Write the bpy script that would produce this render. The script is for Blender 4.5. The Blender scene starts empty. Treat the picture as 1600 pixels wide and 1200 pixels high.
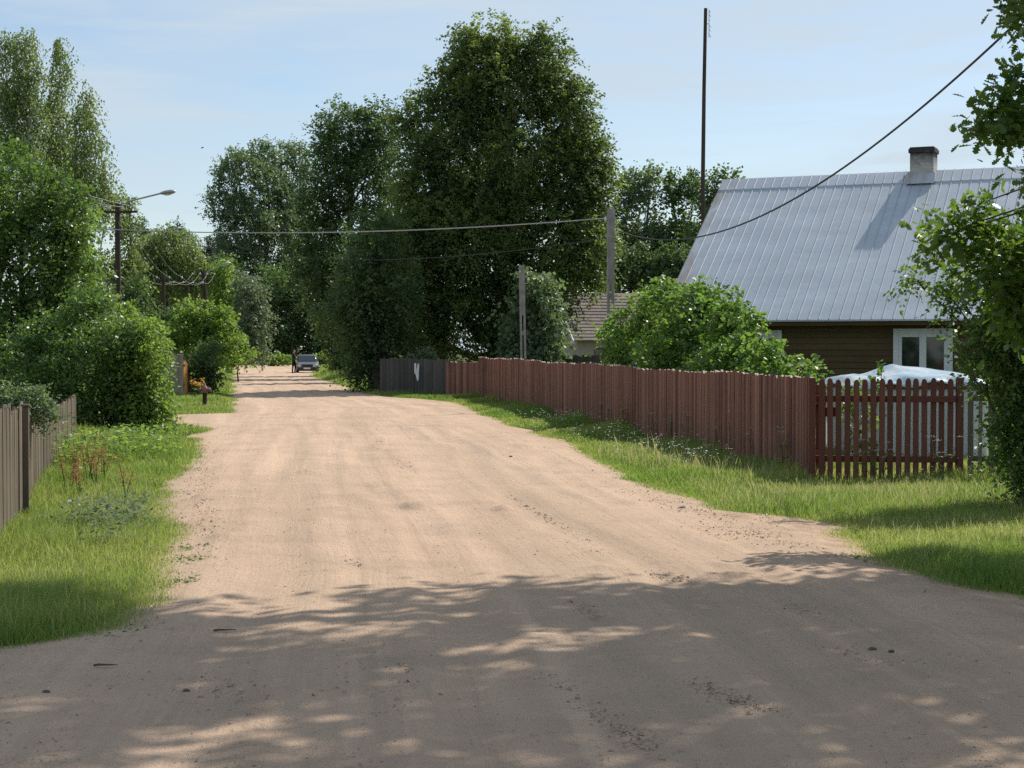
import bpy, math, random
import numpy as np
from mathutils import Vector

random.seed(7)
SC = bpy.context.scene
COL = SC.collection
R = math.radians

# ------------------------------------------------------------------ camera geometry
F = 2600.0                      # focal length in photograph pixels (1600 wide)
CAMH = 1.65
PITCH = math.atan(55.0 / F)
SUN = np.array([1.285, 1.43, 1.92]); SUN /= np.linalg.norm(SUN)

def ray(px, py):
    a = (px - 800.0) / F; b = (600.0 - py) / F
    cp, sp = math.cos(PITCH), math.sin(PITCH)
    return (a, cp + b * sp, -sp + b * cp)

def at(px, py, D):
    r = ray(px, py); k = D / r[1]
    return np.array([r[0] * k, D, CAMH + r[2] * k])

def gz(y):
    t = min(1.0, max(0.0, (y - 50.0) / 76.0)); t = t * t * (3 - 2 * t)
    return -0.2 * t

def gnd(px, py):
    r = ray(px, py); D = 20.0
    for _ in range(30):
        D = (CAMH - gz(D)) * r[1] / -r[2]
    return np.array([r[0] * D / r[1], D, gz(D)])

# ------------------------------------------------------------------ noise
class SN:
    """cheap smooth 3D noise from random sines, about -1..1"""
    def __init__(s, seed, n=9):
        r = np.random.default_rng(seed)
        k = r.normal(size=(n, 3)); k /= np.linalg.norm(k, axis=1)[:, None]
        s.k = k * r.uniform(0.7, 2.2, size=(n, 1)); s.p = r.uniform(0, 6.28, n); s.n = n
    def __call__(s, P, scale=1.0):
        P = np.asarray(P, float) * scale
        return np.sin(P @ s.k.T + s.p).sum(-1) / math.sqrt(s.n) * 0.9

# ------------------------------------------------------------------ materials
MATS = {}
def nodes_of(name):
    m = bpy.data.materials.new(name); m.use_nodes = True
    nt = m.node_tree; nt.nodes.clear()
    out = nt.nodes.new('ShaderNodeOutputMaterial')
    return m, nt, out

def N(nt, typ, **kw):
    n = nt.nodes.new(typ)
    for k, v in kw.items():
        if hasattr(n, k): setattr(n, k, v)
    return n

def L(nt, a, b): nt.links.new(a, b)

def mixc(nt, fac, a, b, blend='MIX'):
    n = nt.nodes.new('ShaderNodeMix'); n.data_type = 'RGBA'; n.blend_type = blend
    for sock, v in ((n.inputs[0], fac), (n.inputs[6], a), (n.inputs[7], b)):
        if hasattr(v, 'links') or hasattr(v, 'is_linked'): nt.links.new(v, sock)
        elif isinstance(v, (int, float)): sock.default_value = v
        else: sock.default_value = (*v, 1)
    return n.outputs[2]

def noise(nt, vec, scale, detail=4, rough=0.55, dist=0.0):
    n = nt.nodes.new('ShaderNodeTexNoise'); n.inputs['Scale'].default_value = scale
    n.inputs['Detail'].default_value = detail; n.inputs['Roughness'].default_value = rough
    n.inputs['Distortion'].default_value = dist
    if vec is not None: nt.links.new(vec, n.inputs['Vector'])
    return n.outputs['Fac']

def mapping(nt, src, scale=(1, 1, 1), rot=(0, 0, 0)):
    n = nt.nodes.new('ShaderNodeMapping'); n.inputs['Scale'].default_value = scale
    n.inputs['Rotation'].default_value = rot
    nt.links.new(src, n.inputs['Vector']); return n.outputs[0]

def ramp(nt, fac, p0, p1, c0=(0, 0, 0), c1=(1, 1, 1)):
    n = nt.nodes.new('ShaderNodeValToRGB'); e = n.color_ramp.elements
    e[0].position = p0; e[1].position = p1; e[0].color = (*c0, 1); e[1].color = (*c1, 1)
    nt.links.new(fac, n.inputs[0]); return n.outputs[0]

def mathn(nt, op, a, b=None):
    n = nt.nodes.new('ShaderNodeMath'); n.operation = op
    for i, v in enumerate((a, b)):
        if v is None: continue
        if isinstance(v, (int, float)): n.inputs[i].default_value = v
        else: nt.links.new(v, n.inputs[i])
    return n.outputs[0]

def principled(nt, out, col, rough=0.8, spec=0.3, metal=0.0, height=None, bump=0.3, bdist=0.01):
    p = nt.nodes.new('ShaderNodeBsdfPrincipled')
    if hasattr(col, 'is_linked'): nt.links.new(col, p.inputs['Base Color'])
    else: p.inputs['Base Color'].default_value = (*col, 1)
    if hasattr(rough, 'is_linked'): nt.links.new(rough, p.inputs['Roughness'])
    else: p.inputs['Roughness'].default_value = rough
    p.inputs['Specular IOR Level'].default_value = spec
    p.inputs['Metallic'].default_value = metal
    if height is not None:
        b = nt.nodes.new('ShaderNodeBump'); b.inputs['Strength'].default_value = bump
        b.inputs['Distance'].default_value = bdist
        nt.links.new(height, b.inputs['Height']); nt.links.new(b.outputs[0], p.inputs['Normal'])
    nt.links.new(p.outputs[0], out.inputs[0]); return p

def tint(nt):
    a = nt.nodes.new('ShaderNodeAttribute'); a.attribute_name = 'tint'; return a.outputs['Fac']

def objco(nt):
    return nt.nodes.new('ShaderNodeTexCoord').outputs['Object']

def leaf_mat(name, c0, c1, tr0, tr1, transl=0.38, rough=0.42, spec=0.35):
    """leaf: reflecting side colour c0..c1, light shining through tr0..tr1, varied from leaf to leaf"""
    m, nt, out = nodes_of(name); t = tint(nt)
    p = nt.nodes.new('ShaderNodeBsdfPrincipled')
    L(nt, mixc(nt, t, c0, c1), p.inputs['Base Color'])
    p.inputs['Roughness'].default_value = rough; p.inputs['Specular IOR Level'].default_value = spec
    tr = nt.nodes.new('ShaderNodeBsdfTranslucent'); L(nt, mixc(nt, t, tr0, tr1), tr.inputs['Color'])
    mx = nt.nodes.new('ShaderNodeMixShader'); mx.inputs[0].default_value = transl
    L(nt, p.outputs[0], mx.inputs[1]); L(nt, tr.outputs[0], mx.inputs[2]); L(nt, mx.outputs[0], out.inputs[0])
    return m

def wood_mat(name, c0, c1, rough=0.85, grain=(30, 30, 1.5), bump=0.4, dirt=(0.06, 0.05, 0.04), dirtamt=0.35):
    m, nt, out = nodes_of(name); co = objco(nt)
    g = noise(nt, mapping(nt, co, grain), 1.6, 6, 0.65)
    big = noise(nt, co, 0.9, 3)
    c = mixc(nt, tint(nt), c0, c1)
    c = mixc(nt, mathn(nt, 'MULTIPLY', ramp(nt, g, 0.35, 0.75), dirtamt), c, dirt)
    c = mixc(nt, mathn(nt, 'MULTIPLY', ramp(nt, big, 0.5, 0.8), dirtamt), c, dirt)
    principled(nt, out, c, rough, 0.2, 0, g, bump, 0.006)
    return m

def plain_mat(name, c0, c1=None, rough=0.6, spec=0.4, metal=0.0, scale=4.0, bump=0.15):
    m, nt, out = nodes_of(name); co = objco(nt)
    n = noise(nt, co, scale, 5, 0.6)
    c1 = c1 or tuple(x * 0.75 for x in c0)
    principled(nt, out, mixc(nt, ramp(nt, n, 0.35, 0.7), c0, c1), rough, spec, metal, n, bump, 0.01)
    return m

# ------------------------------------------------------------------ object helpers
def tag(o, label=None, cat=None, group=None, kind=None):
    if label: o['label'] = label
    if cat: o['category'] = cat
    if group: o['group'] = group
    if kind: o['kind'] = kind
    return o

def empty(name, loc, label=None, cat=None, group=None, rz=0.0):
    o = bpy.data.objects.new(name, None); COL.objects.link(o)
    o.location = tuple(float(v) for v in loc); o.rotation_euler = (0, 0, rz); o.empty_display_size = 0.3
    return tag(o, label, cat, group)

def link_mesh(name, me, m, parent=None, loc=None):
    o = bpy.data.objects.new(name, me); COL.objects.link(o)
    if m is not None and not me.materials:
        for mm in (m if isinstance(m, (list, tuple)) else [m]): me.materials.append(mm)
    if parent is not None:
        o.parent = parent
        if loc is not None: o.location = tuple(float(v) for v in loc)
    elif loc is not None: o.location = tuple(float(v) for v in loc)
    return o

def np_mesh(name, V, K, T=None, uv=None, smooth=False):
    """V (n,3) vertices; consecutive K of them form one face; T one tint per face"""
    V = np.ascontiguousarray(V, dtype=np.float32); nv = len(V); nf = nv // K
    me = bpy.data.meshes.new(name)
    me.vertices.add(nv); me.vertices.foreach_set('co', V.ravel())
    me.loops.add(nv); me.loops.foreach_set('vertex_index', np.arange(nv, dtype=np.int32))
    me.polygons.add(nf); me.polygons.foreach_set('loop_start', np.arange(0, nv, K, dtype=np.int32))
    if T is not None:
        a = me.attributes.new('tint', 'FLOAT', 'FACE'); a.data.foreach_set('value', np.asarray(T, dtype=np.float32))
    me.update(calc_edges=True)
    return me

class MB:
    """collects shapes, builds ONE mesh object"""
    def __init__(s): s.v = []; s.f = []; s.t = []; s.m = []; s.sm = []
    def add(s, vs, fs, tint=0.5, mi=0, smooth=False):
        b = len(s.v); s.v += [tuple(float(c) for c in v) for v in vs]
        for f in fs: s.f.append([b + i for i in f]); s.t.append(tint); s.m.append(mi); s.sm.append(smooth)
        return s
    def frame_box(s, o, ax, ay, az, tint=0.5, mi=0):
        """box from corner-centred origin o spanning +-ax, +-ay, and 0..az"""
        o, ax, ay, az = (np.asarray(q, float) for q in (o, ax, ay, az))
        vs = [o - ax - ay, o + ax - ay, o + ax + ay, o - ax + ay]
        vs += [v + az for v in vs]
        return s.add(vs, [(3, 2, 1, 0), (4, 5, 6, 7), (0, 1, 5, 4), (1, 2, 6, 5), (2, 3, 7, 6), (3, 0, 4, 7)], tint, mi)
    def box(s, c, sz, tint=0.5, mi=0, rz=0.0, ch=0.0):
        c = np.asarray(c, float); sx, sy, h = sz[0] / 2, sz[1] / 2, sz[2]
        ca, sa = math.cos(rz), math.sin(rz)
        return s.frame_box(c - np.array([0, 0, h / 2]), (sx * ca, sx * sa, 0), (-sy * sa, sy * ca, 0), (0, 0, h), tint, mi)
    def tube(s, P, rad, n=8, tint=0.5, mi=0, cap=True, smooth=True):
        P = [np.asarray(p, float) for p in P]
        if isinstance(rad, (int, float)): rad = [rad] * len(P)
        ref = None; rings = []
        for i, p in enumerate(P):
            d = P[min(i + 1, len(P) - 1)] - P[max(i - 1, 0)]; d /= (np.linalg.norm(d) + 1e-9)
            if ref is None:
                ref = np.cross(d, (0, 0, 1.0) if abs(d[2]) < 0.9 else (0, 1.0, 0))
            ref = ref - d * ref.dot(d); ref /= (np.linalg.norm(ref) + 1e-9)
            b = np.cross(d, ref)
            rings.append([p + rad[i] * (math.cos(2 * math.pi * k / n) * ref + math.sin(2 * math.pi * k / n) * b) for k in range(n)])
        vs = [v for r in rings for v in r]; fs = []
        for i in range(len(P) - 1):
            for k in range(n):
                k2 = (k + 1) % n; fs.append((i * n + k, i * n + k2, (i + 1) * n + k2, (i + 1) * n + k))
        s.add(vs, fs, tint, mi, smooth)
        if cap:
            s.add(rings[0], [tuple(range(n))[::-1]], tint, mi); s.add(rings[-1], [tuple(range(n))], tint, mi)
        return s
    def lathe(s, o, prof, n=14, tint=0.5, mi=0, axis=(0, 0, 1)):
        ax = np.asarray(axis, float); ax /= np.linalg.norm(ax)
        return s.tube([np.asarray(o, float) + ax * h for r, h in prof], [max(r, 1e-4) for r, h in prof], n, tint, mi)
    def prism(s, poly, ext, tint=0.5, mi=0):
        poly = [np.asarray(p, float) for p in poly]; ext = np.asarray(ext, float); n = len(poly)
        vs = poly + [p + ext for p in poly]
        fs = [tuple(range(n))[::-1], tuple(range(n, 2 * n))] + [(i, (i + 1) % n, n + (i + 1) % n, n + i) for i in range(n)]
        return s.add(vs, fs, tint, mi)
    def build(s, name, m, parent=None, loc=None, bevel=0.0):
        me = bpy.data.meshes.new(name); me.from_pydata(s.v, [], s.f); 
        a = me.attributes.new('tint', 'FLOAT', 'FACE'); a.data.foreach_set('value', np.array(s.t, dtype=np.float32))
        me.polygons.foreach_set('material_index', np.array(s.m, dtype=np.int32))
        me.polygons.foreach_set('use_smooth', np.array(s.sm, dtype=bool))
        me.update()
        o = link_mesh(name, me, m, parent, loc)
        if bevel > 0:
            b = o.modifiers.new('bevel', 'BEVEL'); b.width = bevel; b.segments = 2; b.limit_method = 'ANGLE'
        return o

def rel(p, o): return np.asarray(p, float) - np.asarray(o, float)

def copy_tree(o, parent=None):
    c = o.copy(); COL.objects.link(c)
    if parent is not None: c.parent = parent
    for ch in [x for x in bpy.data.objects if x.parent == o]: copy_tree(ch, c)
    return c

# ------------------------------------------------------------------ foliage
RHOMB = [(0, 0), (0.42, 0.5), (1, 0), (0.42, -0.5)]
OVATE = [(0, 0), (0.18, 0.36), (0.45, 0.5), (0.75, 0.3), (1, 0), (0.75, -0.3), (0.45, -0.5), (0.18, -0.36)]
_half = [(0.0, 0.03), (0.14, 0.10), (0.22, 0.26), (0.30, 0.14), (0.40, 0.40), (0.50, 0.20), (0.62, 0.52), (0.72, 0.26), (0.84, 0.40), (0.92, 0.20)]
OAK = _half + [(1.0, 0.0)] + [(t, -w) for t, w in _half[::-1]]

def unit(a): return a / (np.linalg.norm(a, axis=-1, keepdims=True) + 1e-9)

def leaves_mesh(name, rng, P, A, Nn, ln, asp, outline, T, fold=0.16):
    """leaf polygons at P along axis A with face normal Nn"""
    A = unit(A); Nn = unit(Nn - A * (Nn * A).sum(-1, keepdims=True)); W = np.cross(A, Nn)
    n = len(P); K = len(outline); V = np.empty((n, K, 3))
    ln = ln[:, None]
    for k, (t, w) in enumerate(outline):
        V[:, k] = P + A * (t * ln) + W * (w * asp * ln) + Nn * (abs(w) * fold * ln)
    return np_mesh(name, V.reshape(-1, 3), K, T)

def crown(name, m, parent, origin, lobes, seed, leaf=0.1, dens=1.3, L0=0.6, nl=12, droop=0.25, up=0.1, outw=0.8,
          shell=0.45, gap=-0.55, nscale=None, asp=0.75, outline=RHOMB, zmin=0.05, rough=0.2, hang=0.0, maxl=420000, flat=0.7, rnd=0.6, shrink=1.0, sub=9, subr=0.42, nr=0.85):
    """crown of leafy sprays spread through ellipsoid lobes [(centre, radii)]"""
    rng = np.random.default_rng(seed); sn = SN(seed + 1); sg = SN(seed + 2); st = SN(seed + 3)
    if sub:
        big = []
        for c, rd in lobes:
            c = np.asarray(c, float); rd = np.asarray(rd, float); big.append((c, rd * 0.74))
            for _ in range(sub):
                d = unit(rng.normal(size=3) + np.array([0, 0, 0.15])); big.append((c + d * rd * rng.uniform(0.55, 0.86), rd * subr * rng.uniform(0.65, 1.2)))
        lobes = big
    C = np.array([l[0] for l in lobes], float); Rd = np.array([l[1] for l in lobes], float) * shrink
    area = 4 * math.pi * ((Rd[:, 0] * Rd[:, 1]) ** 1.6 / 3 + (Rd[:, 0] * Rd[:, 2]) ** 1.6 / 3 + (Rd[:, 1] * Rd[:, 2]) ** 1.6 / 3) ** (1 / 1.6)
    nleaf = int(min(maxl, dens * (0.75 if sub else 1.5) * area.sum() / (0.5 * asp * leaf * leaf)))
    ns = max(40, nleaf // nl)
    if nscale is None: nscale = (1.3 if sub else 2.6) / float(np.median(Rd))
    out_o = []; out_d = []; have = 0
    for it in range(12):
        k = rng.choice(len(C), size=ns * 2, p=area / area.sum())
        d = unit(rng.normal(size=(ns * 2, 3)))
        fr = shell + (1 - shell) * rng.random(ns * 2) ** 0.6
        nz = sn(C[k] + d * Rd[k], nscale)
        o = C[k] + d * Rd[k] * (fr * (1 + rough * nz))[:, None]
        q = ((o[:, None, :] - C[None]) / Rd[None]); q = np.sqrt((q * q).sum(-1)); q[np.arange(len(o)), k] = 9
        keep = (q.min(1) > 0.62) | (rng.random(len(o)) < 0.12)
        keep &= (sg(o, nscale * 1.3) > gap) | (rng.random(len(o)) < 0.12)
        keep &= o[:, 2] > zmin
        out_o.append(o[keep]); out_d.append(d[keep]); have += keep.sum()
        if have >= ns: break
    o = np.concatenate(out_o)[:ns]; d = np.concatenate(out_d)[:ns]; ns = len(o)
    sd = unit(d * outw + rng.normal(size=d.shape) * rnd + np.array([0, 0, up - hang]))
    Ls = L0 * rng.uniform(0.6, 1.25, ns)
    upv = unit(np.array([0, 0, 1.0]) + rng.normal(size=sd.shape) * (1 - flat) + 0.25 * d)
    side = unit(np.cross(sd, upv)); bn = np.cross(side, sd)
    t = (np.arange(nl) + 0.4) / nl
    P = o[:, None] + sd[:, None] * (Ls[:, None] * t)[..., None]
    P = P + np.array([0, 0, -1.0]) * ((droop + hang * 0.6) * Ls[:, None] * t ** 2)[..., None]
    sgn = np.where(np.arange(nl) % 2 == 0, 1.0, -1.0)[None, :, None]
    P = P + rng.normal(size=P.shape) * leaf * 0.35
    A = sd[:, None] * 0.55 + side[:, None] * sgn * 0.85 + rng.normal(size=P.shape) * 0.4 + np.array([0, 0, -droop - hang])
    NN = bn[:, None] + rng.normal(size=P.shape) * nr
    ln = leaf * rng.uniform(0.6, 1.25, (ns, nl))
    base = np.clip(0.5 + 0.28 * st(o, nscale * 0.8) + rng.normal(size=ns) * 0.12, 0, 1)
    T = np.clip(base[:, None] + rng.normal(size=(ns, nl)) * 0.16, 0, 1)
    P = P.reshape(-1, 3); ok = P[:, 2] > zmin * 0.5
    me = leaves_mesh(name, rng, (P - np.asarray(origin, float))[ok], A.reshape(-1, 3)[ok], NN.reshape(-1, 3)[ok], ln.ravel()[ok], asp, outline, T.ravel()[ok])
    return link_mesh(name, me, m, parent)

def limbs(mb, base, top, r0, lobes, seed, rlimb=0.35, bend=0.15, twigs=0):
    """tapered trunk and limbs to the lobes"""
    rng = np.random.default_rng(seed)
    base = np.asarray(base, float); top = np.asarray(top, float); H = top[2] - base[2]
    w = rng.normal(size=(6, 3)) * np.array([1, 1, 0]) * bend * H * 0.12; w[0] = 0
    tp = [base + (top - base) * (i / 5) + w[i] for i in range(6)]
    tr = [r0 * (1.25 if i == 0 else 1 - 0.85 * i / 5) for i in range(6)]
    mb.tube(tp, tr, 10)
    for c, rd in lobes:
        c = np.asarray(c, float)
        hh = min(0.92, max(0.12, (c[2] - base[2]) / max(H, 0.1) - 0.28)); i = min(4, int(hh * 5)); f = hh * 5 - i
        s = tp[i] * (1 - f) + tp[i + 1] * f; rs = (tr[i] * (1 - f) + tr[i + 1] * f) * 0.6
        mid = (s + c) / 2 + np.array([0, 0, -0.1 * np.linalg.norm(c - s)]) + rng.normal(size=3) * 0.08 * np.linalg.norm(c - s)
        mb.tube([s, (s + mid) / 2 + rng.normal(size=3) * 0.02, mid, c], [rs, rs * 0.8, rs * 0.6, rs * 0.25], 6, cap=False)
        for _ in range(3 + twigs):
            e = c + unit(rng.normal(size=3) + np.array([0, 0, 0.2])) * np.asarray(rd) * 0.8
            mb.tube([mid * 0.3 + c * 0.7, (c + e) / 2 + rng.normal(size=3) * 0.05, e], [rs * 0.32, rs * 0.2, rs * 0.06], 5, cap=False)
    return mb

def PL(D, items, depth=1.0, floor=0.0):
    """lobes from photo places: (px, py, rx, rz[, dD])"""
    res = []
    for it in items:
        px, py, rx, rz = it[:4]; d = D + (it[4] if len(it) > 4 else 0)
        a, b = rx / F * d, rz / F * d
        res.append((at(px, py, d), (a, max(a, b) * 0.85 * depth if depth <= 1 else a * depth, b)))
    return res

def tree(name, label, cat, base, lobes, r0, leafm, barkm, seed, group=None, trunk=True, toplim=None, twigs=0, **kw):
    base = np.array([base[0], base[1], gz(base[1])])
    root = empty(name, base, label, cat, group)
    C = np.array([l[0] for l in lobes])
    rb = [(l[0] - base, l[1]) for l in lobes]
    if trunk:
        top = C[C[:, 2].argmax()].copy() - base
        top[:2] = top[:2] * 0.7
        if toplim: top[2] = toplim
        mb = MB(); limbs(mb, (0, 0, -0.15), top, r0, rb, seed + 50, twigs=twigs)
        mb.build('trunk', barkm, root)
    crown('crown', leafm, root, (0, 0, 0), rb, seed, **kw)
    return root

# ================================================================== SETTING: ground, road, sky
def interp(y, pts): return np.interp(y, [p[0] for p in pts], [p[1] for p in pts])
XL = [(2, -13), (6.0, -9), (8.0, -3.6), (8.67, -2.75), (9.3, -2.2), (9.75, -2.0), (12.1, -2.3), (14.1, -2.62), (18.25, -3.4), (22, -4.1), (27.7, -4.95),
      (33.4, -5.85), (34.4, -7.6), (35.2, -14), (39.2, -14), (40.2, -8.6), (41.5, -6.6), (45.2, -7.3), (66, -10.9), (95, -15.8), (126, -20.9), (155, -25.8), (185, -34)]
XR = [(2, 14), (6, 8), (8, 4.0), (10.1, 3.05), (11.9, 2.65), (12.6, 2.47), (14.6, 2.42), (15.0, 2.62), (15.6, 2.85), (16.1, 2.45), (16.8, 1.9), (19.95, 1.3), (24.5, 0.94), (29.6, 0.34), (40.9, -1.02),
      (50.5, -2.14), (53, -2.9), (55.7, -4.3), (60, -5.3), (82, -8.9), (107, -12.9), (126, -14.9), (155, -19.6), (185, -24)]
SNE = SN(31); SNF = SN(32)
def edges(y):
    y = np.asarray(y, float); z = np.zeros_like(y)
    n1 = SNE(np.stack([y * 0.5, z, z], -1)) * 0.10 + SNE(np.stack([y * 2.2, z + 3, z], -1)) * 0.045 + SNE(np.stack([y * 7.0, z + 9, z], -1)) * 0.035
    n2 = SNF(np.stack([y * 0.5, z, z], -1)) * 0.08 + SNF(np.stack([y * 2.2, z + 3, z], -1)) * 0.05 + SNF(np.stack([y * 7.0, z + 9, z], -1)) * 0.035
    return interp(y, XL) + n1, interp(y, XR) + n2

# ground: one sheet to the horizon
m, nt, out = nodes_of('soil_and_turf'); co = objco(nt)
c = mixc(nt, ramp(nt, noise(nt, co, 0.8, 6, 0.65), 0.35, 0.65), (0.045, 0.075, 0.018), (0.085, 0.085, 0.035))
c = mixc(nt, ramp(nt, noise(nt, co, 22, 4, 0.7), 0.45, 0.75), c, (0.14, 0.105, 0.06))
principled(nt, out, c, 0.95, 0.1, 0, noise(nt, co, 40, 5, 0.7), 0.6, 0.03); M_GROUND = m
ys = np.concatenate([[-60, -20, 0], np.arange(4, 180, 4), [200, 260, 400, 900]])
xs = np.concatenate([[-600, -200, -80, -40], np.arange(-30, 31, 4), [40, 80, 200, 600]])
vs = [(x, y, gz(y)) for y in ys for x in xs]; nx = len(xs)
fs = [(j * nx + i, j * nx + i + 1, (j + 1) * nx + i + 1, (j + 1) * nx + i) for j in range(len(ys) - 1) for i in range(nx - 1)]
gmb = MB(); gmb.add(vs, fs, smooth=True); tag(gmb.build('ground', M_GROUND), kind='structure')

# sandy road: a finely divided sheet with ruts and clods
m, nt, out = nodes_of('sandy_dirt')
uvn = nt.nodes.new('ShaderNodeUVMap'); uvn.uv_map = 'UVMap'; uv = uvn.outputs[0]; co = objco(nt)
lane = mapping(nt, uv, (1.0, 0.06, 1)); lane2 = mapping(nt, uv, (3.2, 0.10, 1))
c = mixc(nt, ramp(nt, noise(nt, lane, 1.5, 6, 0.6, 0.35), 0.32, 0.68), (0.63, 0.445, 0.318), (0.49, 0.342, 0.240))
c = mixc(nt, mathn(nt, 'MULTIPLY', ramp(nt, noise(nt, lane2, 1.3, 5, 0.65, 1.2), 0.5, 0.72), 0.45), c, (0.335, 0.245, 0.17))
c = mixc(nt, mathn(nt, 'MULTIPLY', ramp(nt, noise(nt, co, 1.1, 7, 0.7), 0.46, 0.66), 0.5), c, (0.36, 0.27, 0.192))
c = mixc(nt, mathn(nt, 'MULTIPLY', ramp(nt, noise(nt, mapping(nt, uv, (1.0, 0.035, 1)), 1.1, 4, 0.55, 0.5), 0.50, 0.62), 0.45), c, (0.40, 0.295, 0.215))
c = mixc(nt, mathn(nt, 'MULTIPLY', ramp(nt, noise(nt, mapping(nt, uv, (1.0, 0.03, 1)), 2.3, 5, 0.6, 0.5), 0.58, 0.68), 0.5), c, (0.66, 0.475, 0.33))
c = mixc(nt, mathn(nt, 'MULTIPLY', ramp(nt, noise(nt, mapping(nt, co, (1, 1, 1)), 0.33, 4, 0.6), 0.45, 0.7), 0.35), c, (0.58, 0.42, 0.29))
c = mixc(nt, mathn(nt, 'MULTIPLY', ramp(nt, noise(nt, co, 14, 6, 0.75), 0.58, 0.74), 0.5), c, (0.235, 0.17, 0.12))
c = mixc(nt, mathn(nt, 'MULTIPLY', ramp(nt, noise(nt, co, 130, 3, 0.7), 0.5, 0.72), 0.5), c, (0.26, 0.195, 0.145))
c = mixc(nt, mathn(nt, 'MULTIPLY', ramp(nt, noise(nt, co, 210, 2, 0.6), 0.6, 0.75), 0.5), c, (0.66, 0.52, 0.38))
sxyz = nt.nodes.new('ShaderNodeSeparateXYZ'); L(nt, uv, sxyz.inputs[0])
worn = mathn(nt, 'MULTIPLY', ramp(nt, sxyz.outputs[0], 0.0, 0.5), ramp(nt, noise(nt, co, 2.4, 6, 0.7), 0.40, 0.62))
c = mixc(nt, mathn(nt, 'MULTIPLY', worn, 0.65), c, (0.27, 0.18, 0.115))
h = mathn(nt, 'ADD', mathn(nt, 'MULTIPLY', noise(nt, co, 120, 4, 0.75), 0.35), mathn(nt, 'MULTIPLY', noise(nt, co, 9, 7, 0.7), 1.4))
h = mathn(nt, 'ADD', h, mathn(nt, 'MULTIPLY', noise(nt, lane2, 5.0, 5, 0.7, 0.8), 0.6))
principled(nt, out, c, 0.95, 0.12, 0, h, 0.8, 0.022); M_ROAD = m

ry = [3.0]
while ry[-1] < 186: ry.append(ry[-1] + max(0.05, 0.0016 * ry[-1] ** 1.55) if ry[-1] > 6 else ry[-1] + 0.12)
ry = np.array(ry); NC = 110
eL, eR = edges(ry); eL = eL - 0.5; eR = eR + 0.5; u = np.linspace(0, 1, NC)
PX = eL[:, None] + (eR - eL)[:, None] * u[None]; PY = np.repeat(ry[:, None], NC, 1)
lat = PX - interp(ry, [(3, 3.3), (12, 2.5), (20, 1.4), (30, 0.3), (45, -1.6), (60, -5), (82, -8.9), (107, -12.9), (126, -14.9), (155, -19.6), (186, -24)])[:, None]
P3 = np.stack([PX, PY, np.zeros_like(PX)], -1).reshape(-1, 3)
sa, sb, sc_ = SN(41), SN(42), SN(43, 14)
edge = np.minimum(PX - eL[:, None], eR[:, None] - PX); taper = np.clip(edge / 0.6, 0, 1)
hz = (sa(P3, 0.55) * 0.010 + sb(P3, 2.3) * 0.007 + sc_(P3 * np.array([1, 0.8, 1]), 7.0) * 0.006).reshape(PX.shape)
rut = np.zeros_like(PX)
for c0, wd, dp in ((-1.55, 0.16, 0.02), (-3.05, 0.16, 0.016), (-4.2, 0.2, 0.014), (-0.7, 0.12, 0.012), (-5.4, 0.2, 0.012)):
    wob = 0.12 * np.sin(PY * 0.35 + c0) + 0.06 * np.sin(PY * 0.9 + 2 * c0)
    g = np.exp(-((lat - c0 - wob) / wd) ** 2); rut -= 1.0 * dp * g
    rut += 0.6 * dp * np.exp(-((np.abs(lat - c0 - wob) - 1.7 * wd) / (0.5 * wd)) ** 2)
clod = np.clip(sc_(P3, 11.0).reshape(PX.shape) - 0.6, 0, 1) * 0.06 * (np.clip(sa(P3, 1.7).reshape(PX.shape) - 0.15, 0, 1))
Z = np.array([gz(y) for y in ry])[:, None] + 0.006 + (0.052 + hz + rut + clod) * taper
rv = np.stack([PX, PY, Z], -1).reshape(-1, 3); nr = len(ry)
idx = np.arange(nr * NC).reshape(nr, NC)
rf = np.stack([idx[:-1, :-1], idx[:-1, 1:], idx[1:, 1:], idx[1:, :-1]], -1).reshape(-1, 4)
me = bpy.data.meshes.new('road'); me.vertices.add(len(rv)); me.vertices.foreach_set('co', rv.astype(np.float32).ravel())
me.loops.add(rf.size); me.loops.foreach_set('vertex_index', rf.astype(np.int32).ravel())
me.polygons.add(len(rf)); me.polygons.foreach_set('loop_start', np.arange(0, rf.size, 4, dtype=np.int32))
me.polygons.foreach_set('use_smooth', np.ones(len(rf), dtype=bool))
uvl = me.uv_layers.new(name='UVMap'); UV = np.stack([lat, PY], -1).reshape(-1, 2)[rf.ravel()]
uvl.data.foreach_set('uv', UV.astype(np.float32).ravel()); me.update(calc_edges=True)
tag(link_mesh('road', me, M_ROAD), kind='structure')
def road_z(x, y):
    j = int(np.clip(np.searchsorted(ry, y), 1, nr - 1)); i = int(np.clip(np.searchsorted(PX[j], x), 0, NC - 1)); return Z[j, i]

# ------------------------------------------------------------------ sky, sun, camera
w = bpy.data.worlds.new('World'); SC.world = w; w.use_nodes = True
nt = w.node_tree; nt.nodes.clear()
wo = nt.nodes.new('ShaderNodeOutputWorld'); bg = nt.nodes.new('ShaderNodeBackground')
sky = nt.nodes.new('ShaderNodeTexSky'); sky.sky_type = 'NISHITA'; sky.sun_disc = False
sky.sun_elevation = math.asin(SUN[2]); sky.sun_rotation = math.atan2(SUN[0], SUN[1])
sky.altitude = 100; sky.air_density = 1.0; sky.dust_density = 0.5; sky.ozone_density = 2.0
tc = nt.nodes.new('ShaderNodeTexCoord')
cl = ramp(nt, noise(nt, mapping(nt, tc.outputs['Generated'], (1.6, 1.6, 9.0), (0.05, 0.12, 0.4)), 2.6, 7, 0.55, 0.5), 0.36, 0.78)
cl2 = ramp(nt, noise(nt, mapping(nt, tc.outputs['Generated'], (2.0, 2.0, 30.0), (0.03, -0.05, 0.2)), 3.0, 6, 0.6, 0.3), 0.5, 0.8)
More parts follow.
